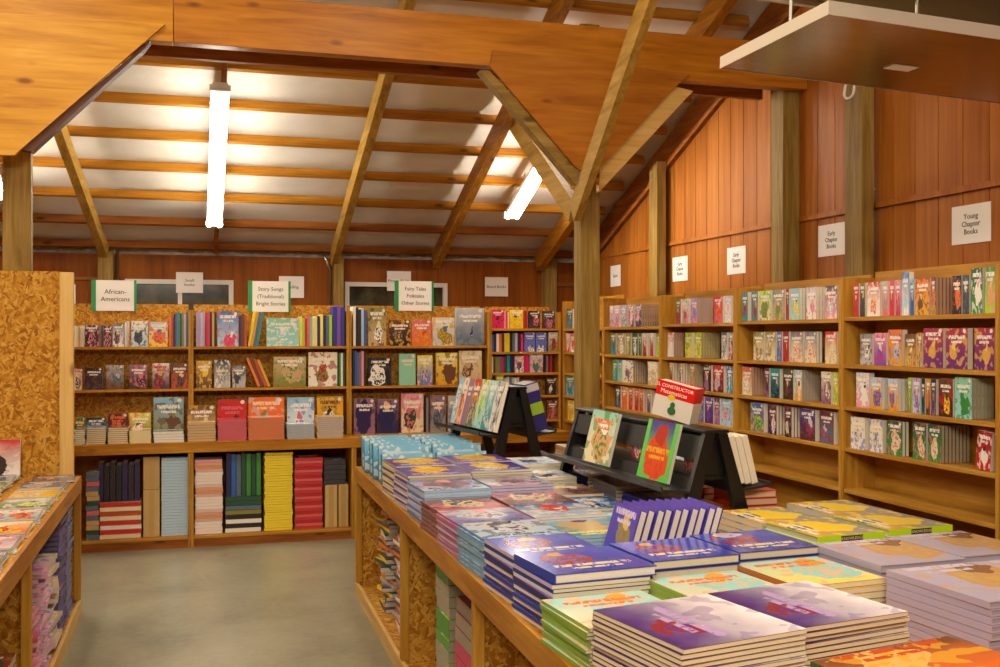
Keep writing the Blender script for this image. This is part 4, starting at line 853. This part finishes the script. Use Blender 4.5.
tab(1.445, 4.71, .03, .305, .31, .96, 12, .01, 'lilac and dark blue', 'in second column', 'slate lavender dkpurple mauve navy pink', 'lavender', '8888b8', name='magazine', seed=29, gloss=.15, **MG)
tab(1.435, 4.37, .03, .305, .31, .93, 10, .01, 'red brown', 'in second column', 'rose brown dkbrown sand maroon mauve', 'c0a898', '7a4c44', name='magazine', seed=30, gloss=.2, **MG)
tab(1.43, 4.03, .03, .305, .31, .935, 10, .01, 'blue with red figure', 'in second column', 'blue silver white red red sky', 'pagew', 'c06a84', name='magazine', seed=31, gloss=.13, alt=['white', 'b85a78'], **dict(MG, FR=.2))
tab(1.43, 3.69, .03, .305, .31, .925, 9, .01, 'blue and tan landscape', 'behind the upright purple row', 'sky teal tan tan maroon lemon', 'ltblue', 'sky', name='magazine', seed=32, gloss=.13, **MG)
# teal books standing at the far end, spines up front, in two files
for c, xc in enumerate((1.15, 1.46)):
    for k in range(6):
        y = 5.72+k*.15; th = .05
        rr = random.Random(c*9+k); hh = .20 if k else .17
        book(Matrix.Translation((xc+.01*(k % 2), y, TT+.001+math.sin(.16)*th/2)) @ Matrix.Rotation(-.16, 4, 'X') @ Matrix.Rotation(rr.uniform(-.05, .05), 4, 'Z'), .285, hh, th-.004, 'sky 3a94b8 white 3a94b8 white ltblue',
             '%s upright teal blue book in the %s file at the far table end' % ([ 'nearest', 'second', 'third', 'fourth', 'fifth', 'farthest'][k], ['left', 'right'][c]), None, kind='P', parts=True, spine='2e88ac', page='c4dce0', seed=41, BA=.6)
# yellow / grey covers with lime spines, spine facing the camera -> spine at -x must point to -Y : rz=+90
YG = dict(FX=.5, FY=.5, FR=.34, BA=.9, TV=.9)
def lime(xc, yc, z, ph, place, nl=1, n=None):
    tab(xc, yc, math.pi/2+.08, .30, .28, z-.028*nl, n or 5, .028, 'yellow and grey', place, 'gold grey yellow yellow dkgrey white', 'cfc8b4', 'c8c0ac', seed=51, rj=.01, **YG)
    for j in range(nl):
      o = book(T(xc, yc, z-.028*(j+1)+.0005, math.pi/2+.08), .30, .28, .027, 'gold grey yellow yellow dkgrey white', ('yellow and grey book with lime spine on the stack %s' if j == 0 else 'second book down with lime spine on the stack %s') % place, None, kind='H', lying=True, parts=True, spine='c4f01c', page='cfc8b4', seed=51, name='hardcover_book', **YG)
      MB().box(-.1518, -.1503, -.045, .045, .004, .023).build('spine_label', plain('spine_label', '3c1c14', .5), o)
      text_mesh('KNOWLEDGE', .0145, plain('spine_text', 'e8e0b0', .5), o, (-.1522, 0, .0135), (math.pi/2, 0, -math.pi/2), ext=.0002)
lime(2.14, 3.23, .97, '', 'right of the rack leg')
lime(2.45, 3.27, .97, '', 'nearest the right bookcases', 2, 4)
lime(2.32, 3.60, .955, '', 'back left of the lime group') if False else None
tab(2.46, 3.61, math.pi/2+.04, .30, .28, .965, 6, .028, 'yellow and grey', 'behind the right lime spine', 'gold grey yellow yellow dkgrey white', 'cfc8b4', 'c8c0ac', seed=51, rj=.01, **YG)
tab(2.275, 4.02, 0, .15, .28, 1.0, 6, .03, 'orange red boxed', 'behind the lime spine books', 'e84818 dkorange red e84818 orange white', 'e8c8a8', 'e04414', seed=60, kind='H')
tab(2.275, 4.40, 0, .15, .28, .96, 5, .03, 'scarlet boxed', 'deep behind the rack', 'red dkorange red red orange white', 'e8c8a8', 'cc2c18', seed=61, kind='H')
tab(1.72, 4.55, 0, .20, .26, .90, 4, .022, 'tan and orange', 'under the middle rack', 'tan sand orange tan brown white', 'cream', 'c87840', seed=62) if False else None
tab(2.14, 3.58, math.pi/2+.04, .30, .28, .955, 6, .024, 'yellow and grey', 'behind the left lime spine', 'gold grey yellow yellow dkgrey white', 'cfc8b4', 'c8c0ac', seed=51, rj=.01, **YG)
for k, (x, y, z, n, sp, sc_, ph, pl) in enumerate(((1.70, 4.98, .95, 9, 'ltblue white slate navy', 'ltblue', 'pale blue white', 'left of the middle rack, farthest'), (1.705, 4.64, .92, 7, 'tan brown mauve dkbrown', '6a4838', 'brown and tan', 'left of the middle rack'),
     (1.70, 4.30, .91, 7, 'blue slate ltblue navy', 'slate', 'slate blue', 'left of the middle rack'), (1.69, 3.97, .90, 6, 'sky teal tan navy', 'teal', 'teal and sky', 'left of the middle rack, nearest'),
     (1.99, 4.95, .95, 8, 'navy blue slate white', 'navy', 'navy', 'under the middle rack, farthest'), (2.0, 4.62, .95, 8, 'grey tan mauve white', 'grey', 'grey and mauve', 'under the middle rack'), (2.01, 4.28, .93, 7, 'blue navy royal tan', 'royal', 'dark blue', 'under the middle rack'), (2.02, 3.99, .93, 7, 'tan orange dkorange cream', 'c89868', 'tan and orange', 'under the rack near end'),
     (2.37, 4.78, .97, 8, 'cream tan white brown', 'cream', 'cream', 'right of the middle rack'), (2.37, 5.12, .99, 8, 'white ltblue slate navy', 'white', 'white and blue', 'right of the middle rack, farther'), (2.37, 5.46, .95, 8, 'cream lime green tan', 'tan', 'cream and lime', 'right of the racks'),
     (1.76, 5.36, .97, 9, 'white ltblue peri navy', 'lavender', 'pale lilac blue', 'just before the far rack foot'), (2.37, 5.8, .95, 8, 'violet white navy mauve', 'violet', 'violet', 'right of the far rack'), (2.36, 6.14, .95, 8, 'cream sand tan brown', 'sand', 'sand', 'right of the far rack, farthest'))):
    tab(x, y, -.02, .26 if 1.9 < x < 2.1 else .29 if x > 2 else .235, .30, z, n, .02, ph, pl, sp, 'cream', sc_, seed=200+k)
# lavender covers with tan cat, violet spine ends
LC = dict(FX=.72, FY=.5, FR=.36, BA=.55, TV=.95)
tab(2.075, 2.80, .05, .31, .34, .975, None, .024, 'lavender with tan figure', 'in the middle of the table', 'b8b0cc b0a8c4 c8a468 c49a64 8a6040 lavender', 'b8b0bc', 'a8a0b8', seed=70, kind='H', gloss=.25, **LC)
tab(2.41, 2.85, .05, .31, .34, .97, None, .024, 'lavender with tan figure', 'farthest to the right', 'b8b0cc b0a8c4 c8a468 c49a64 8a6040 lavender', 'b8b0bc', 'a8a0b8', seed=70, kind='H', gloss=.25, **LC)
tab(2.05, 2.35, .05, .32, .375, .985, None, .019, 'lavender with tan figure', 'right of the snow scene books', 'b8b0cc b0a8c4 c8a468 c49a64 8a6040 lavender', 'a8a0b0', 'b4a8c4', seed=70, kind='H', gloss=.25, jit=.006, **LC)
tab(2.40, 2.42, .05, .31, .34, .975, None, .019, 'lavender with tan figure', 'at the right picture edge', 'b8b0cc c4bcd8 c8a468 c49a64 8a6040 lavender', 'a8a0b0', 'b4a8c4', seed=70, kind='H', gloss=.25, jit=.006, **LC)
tab(1.50, 1.86, .17, .42, .30, .95, 8, .0165, 'orange cartoon faces', 'at the bottom of the picture', 'brown orange gold f0b060 e8c060 dkorange', 'd8c49c', '2c5c3c', seed=81, FX=.4, FY=.75, FR=.22, BA=.7, TV=.95)
# ---- rack books
def lean_left(R, rz, y, w, h, t, spec, lab, yaw=0, off=0, **kw):
    th = .25
    d = rs(.215)+.012+t*.6+off
    p = rloc(R, rz, -d-.02, y, .2275*(1.17 if R is R1 else 1))
    M_ = Matrix.Translation(p) @ Matrix.Rotation(rz, 4, 'Z') @ Matrix.Rotation(th, 4, 'Y') @ Matrix.Rotation(-math.pi/2+yaw, 4, 'Z')
    return book(M_, w, h, t, spec, lab, None, parts=True, **kw)
lean_left(R2, R2z, .83, .20, .25, .018, 'mint cream green d8a070 white orange', 'pale green picture book leaning on the left side of the middle rack', yaw=.22, off=.025, seed=90, FX=.55, FR=.33, BA=.7)
lean_left(R2, R2z, .24, .20, .25, .018, '50308c 60c050 dkorange d84820 b03018 gold', 'green bordered book with big orange figure on the middle rack', yaw=.22, off=.025, spine='60c050', seed=91, FX=.5, FY=.42, FR=.36, BA=.0, TV=.5, BW=.12)
yy = .0
for w, spec, ph in ((.11, 'ltgrey white black silver dkgrey', 'white and black'), (.125, 'aqua teal white teal aqua', 'teal'), (.125, 'lemon aqua teal lime cream', 'yellow green'), (.125, 'red green yellow royal orange', 'red and green'), (.09, 'mauve mauve mauve mauve mauve', 'plain mauve'), (.10, 'cream peach brown orange brown', 'cream and orange'), (.08, 'sky ltblue slate white navy', 'sky blue')):
    lean_left(R1, R1z, yy+w/2, w-.006, .30, .022, spec, '%s book leaning on the left side of the far rack' % ph, seed=92, st=0)
    yy += w
def lean_right(R, rz, y, w, h, t, k, spec, lab, **kw):
    p = rloc(R, rz, rs(.215)+.014+t*.5+k*(t+.0035)+.012, y, .2275*(1.17 if R is R1 else 1))
    M_ = Matrix.Translation(p) @ Matrix.Rotation(rz, 4, 'Z') @ Matrix.Rotation(-.25, 4, 'Y') @ Matrix.Rotation(math.pi/2, 4, 'Z')
    return book(M_, w, h, t, spec, lab, None, parts=True, **kw)
for k in range(3):
    lean_right(R2, R2z, .10, .14, .20, .027, k, 'cream white tan tan', '%s white spined book on the near end of the middle rack' % ['inner', 'middle', 'outer'][k], spine='e8e0d0', page='pagew', kind='H')
o = lean_right(R1, R1z, .12, .19, .29, .085, 0, 'royal dkpurple lime peri', 'thick purple book with green spine band on the far rack', spine='28246c', page='ltgrey', kind='H', name='hardcover_book')
MB().box(-.0965, -.0951, -.042, .042, .10, .17).build('spine_band', plain('green_band', '90b030', .4), o)
MB().box(-.0965, -.0951, -.042, .042, .24, .283).build('spine_band', plain('grey_band', 'b8b4bc', .4), o)
for k, (sp, ph) in enumerate((('green crimson red white dkgreen', 'dark green and red'), ('dkgrey brown slate grey', 'grey'), ('maroon dkbrown rose brown', 'maroon'))):
    book(T(*rloc(R2, R2z, -.045+.0*k, (.62, .48, .12)[k], .271), -math.pi/2+R2z), .11, .10, .014, sp, '%s small book inside the open middle rack' % ph, None, seed=95+k)
# board book on the rack top
pb = rloc(R2, R2z, .0, .36, HR+.0135)
o = book(Matrix.Translation(pb) @ Matrix.Rotation(-.42, 4, 'Z') @ Matrix.Rotation(-.10, 4, 'X'), .185, .175, .05, 'red ddd6c8 cream e4dccc 2e7040 cream', 'thick red and white book standing on top of the middle rack', None, kind='H', parts=True, spine='e02018', page='f2d8d0', seed=97, name='hardcover_book', FX=.45, FY=.25, FR=.2, BA=.0, TV=2) if False else None
# its own mesh: red upper cover and spine, white lower part with a small figure
pb.z += .018
e = empty('board_book', pb, (0, .22, -.95)); tag(e, 'thick red and white book standing on top of the middle rack', 'book')
redm = plain('red_cover', 'd81a14', .3); whm = plain('white_cover', 'dcd6cc', .35)
w, h, t = .185, .155, .075
MB().box(-w/2, w/2, -t/2+.003, t/2-.003, .002, h-.003).build('pages', paper('f0d8d0'), e)
MB().box(-w/2, w/2, -t/2, -t/2+.0028, 0, .09).box(w/2+.0002, w/2+.003, -t/2, t/2, 0, .09).box(-w/2, w/2, t/2-.0028, t/2, 0, .09).build('lower_cover', whm, e)
MB().box(-w/2, w/2, -t/2, -t/2+.0028, .0902, h).box(w/2+.0002, w/2+.003, -t/2, t/2, .0902, h).box(-w/2, w/2, t/2-.0028, t/2, .0902, h).build('upper_cover', redm, e)
wt = plain('white_lettering', 'f4ece4', .4)
text_mesh('EL CONSTRUCTOR', .021, wt, e, (-.005, -t/2-.0006, .136), ext=.0004); text_mesh('Matematicas', .026, wt, e, (-.005, -t/2-.0006, .112), ext=.0004)
MB().prism([(-.012+.018*math.cos(a*math.pi/6), .092+.012*math.sin(a*math.pi/6)) for a in range(12)], -t/2-.0012, -t/2-.0002).build('yellow_badge', plain('badge_yellow', 'e0c020', .4), e)
MB().prism([(.0+.012*math.cos(a*math.pi/6), .06+.014*math.sin(a*math.pi/6)) for a in range(12)], -t/2-.0012, -t/2-.0002).prism([(.0+.02*math.cos(a*math.pi/6), .035+.018*math.sin(a*math.pi/6)) for a in range(12)], -t/2-.0024, -t/2-.0013).build('printed_figure', plain('fig_green', '2c6a3a', .4), e)
# ---- things stored inside the tables
def under(x, y, w, d, z, n, spec, ph, page='page', spine=None, rz=0, **kw):
    z0 = .071; th = (z-z0)/n
    hstack(x, y, z0, w, d, th, n, spec, 'book in the %s stack inside the table' % ph, 'topmost book of the %s stack inside the table' % ph, '%s stack inside the table' % ph, page=page, spine=spine, rz=rz, parts=False, name='stored_book', **kw)  # plain books of no special kind, named for being stored inside the tables
def ux(y, o): return ex(y)+o
under(ux(4.42, .24), 4.42, .30, .24, .635, 12, 'green lime white green', 'green and grey', 'a8a088', '4c9a28', alt=['4c9a28', '4c9a28', 'a8a088', 'a8a088', 'a8a088', '58a030'], rj=.01)
under(ux(3.95, .24), 3.95, .32, .30, .60, 9, 'crimson slate red yellow blue white', 'brown and pink sided', '7a6a5c', '8a7060', alt=['d02860', 'd02860', 'a08c78', 'a08c78'], rj=.01)
under(ux(6.0, .22), 6.0, .26, .26, .66, 26, 'yellow navy dkgrey gold', 'jumbled bright', 'c8c0b0', 'd8a828', jit=.02, rj=.25, alt=['dkgrey', 'orange', 'white', 'dkgreen', 'yellow', 'brown', 'ltgrey', 'orange'])
under(ux(5.55, .24), 5.55, .27, .28, .57, 24, 'brown white red slate', 'mixed orange and white', 'd0c8b8', 'white', jit=.02, rj=.2, alt=['white', 'dkorange', 'ltgrey', 'slate', 'orange', 'dkgreen', 'white'])
under(ux(5.15, .26), 5.15, .30, .26, .45, 14, 'teal white slate slate', 'teal and white', 'd0c8b8', 'teal', jit=.01, rj=.1, alt=['white', 'teal', 'ltgrey'])
# left table, lower level (right edge x=-.62)
def ul(y, w, d, z, n, spec, ph, **kw): under(-.66-w/2, y, w, d, z, n, spec, ph, **kw)
ul(6.42, .34, .26, .66, 20, 'navy slate violet navy', 'dark blue far', spine='navy', page='8a86a8', alt=['navy', '4a4488', 'slate', 'navy'], jit=.008)
ul(6.08, .32, .30, .69, 24, 'dkpurple mauve slate navy', 'indigo', spine='dkpurple', page='6c6490', alt=['2c2860', '4a4488', '37306c'], jit=.01)
ul(5.72, .30, .30, .52, 18, 'cream tan mauve tan', 'cream and mauve', spine='cream', page='d0c4b8', jit=.02, rj=.15, alt=['cream', 'grey', 'mauve'])
ul(5.38, .31, .30, .56, 24, 'silver pink violet violet', 'pale pink magazine', spine='pink', page='d8b4c4', jit=.014, rj=.12, alt=['d8b0c4', 'lavender', 'c03070', 'e0c0cc'])
ul(5.02, .30, .30, .42, 18, 'pink crimson mauve mauve', 'rose magazine', spine='rose', page='d8a8bc', jit=.014, rj=.12, alt=['d8a0b8', 'c03070', 'e0c0cc'])
ul(4.36, .30, .26, .40, 9, 'brown crimson olive dkgreen', 'red brown near', spine='maroon', page='b8a080', alt=['maroon', 'tan', 'olive'])
# left table top: loose magazines
rr = random.Random(11)
cols = [('ltgrey mauve olive rose cream', 'grey and rose'), ('slate grey ltgrey slate', 'slate grey'), ('cream orange yellow red white', 'cream and orange'), ('silver green white lime slate', 'silver green'), ('navy slate grey ltgrey', 'dark blue grey'), ('olive cream green brown', 'olive'), ('mauve silver pink rose', 'mauve'), ('white sky red orange navy', 'white and sky'), ('tan yellow gold cream', 'tan')]
q = 0
spots = []
for yy in (6.45, 6.13, 5.8, 5.47, 5.14, 4.81, 4.48, 4.15, 3.8):
    for xx in (-.755, -1.06, -1.36, -1.66):
        spots.append((xx, yy))
for i, (xx, yy) in enumerate(spots):
    sp, ph = cols[i % 9]; n = 4+(i*5) % 5
    if i == 0: sp, ph, n = 'navy slate grey dkgrey', 'dark blue grey', 2
    row = i//4; col = i % 4
    th = .007
    hstack(xx, yy, TT+.001, .215, .28, th, n, sp, 'thin magazine in left table pile, %s row, %s from aisle' % (['1st', '2nd', '3rd', '4th', '5th', '6th', '7th', '8th', '9th'][row], ordn(col)), 'top magazine of left table pile, %s row, %s from aisle' % (['1st', '2nd', '3rd', '4th', '5th', '6th', '7th', '8th', '9th'][row], ordn(col)), 'left table magazine pile %d' % (i+1), page='d8d4c4', spine='ltgrey', jit=.008, rj=.16 if col < 2 else .08, seed=i, gloss=.2, name='magazine', alt=['ltgrey', 'cream', 'a8b890', 'grey'])
# book standing at the far end of the left table
zt_ = TT+.001+.0
book(Matrix.Translation((-1.10, 6.625, zt_+.0)) @ Matrix.Rotation(-.06, 4, 'X') , .30, .225, .02, 'red white dkbrown dkbrown brown white', 'red topped book standing against the strand board panel at left', None, kind='H', parts=True, spine='white', seed=99, FY=.4, FR=.3, BA=.2, TV=2)
# ---------------------------------------------------------------- finish: unique labels
seen = {}
for lab, items in list(LABELS.items()):
    if len(items) > 1:
        g = items[0][1]
        if g and all(i[1] == g for i in items): continue
        if all(i[1] is None for i in items):
            for k, (o, _) in enumerate(items):
                l = lab+', '+['leftmost', 'next right', 'third along', 'fourth along', 'fifth along', 'sixth along', 'seventh along', 'eighth along'][min(k, 7)]
                if len(l.split()) > 16: l = ' '.join(l.split()[-16:])
                o['label'] = l
sc = bpy.context.scene
sc.view_settings.view_transform = 'Standard'; sc.view_settings.look = 'None'; sc.view_settings.gamma = 1; sc.view_settings.exposure = 0.36
sc.view_settings.use_curve_mapping = False
from collections import Counter
print('KINDS', Counter(o.name.split('.')[0] for o in bpy.data.objects if o.parent is None).most_common(12))
print('BOOKS', NB[0], 'OBJECTS', len(bpy.data.objects), 'MATS', len(bpy.data.materials))
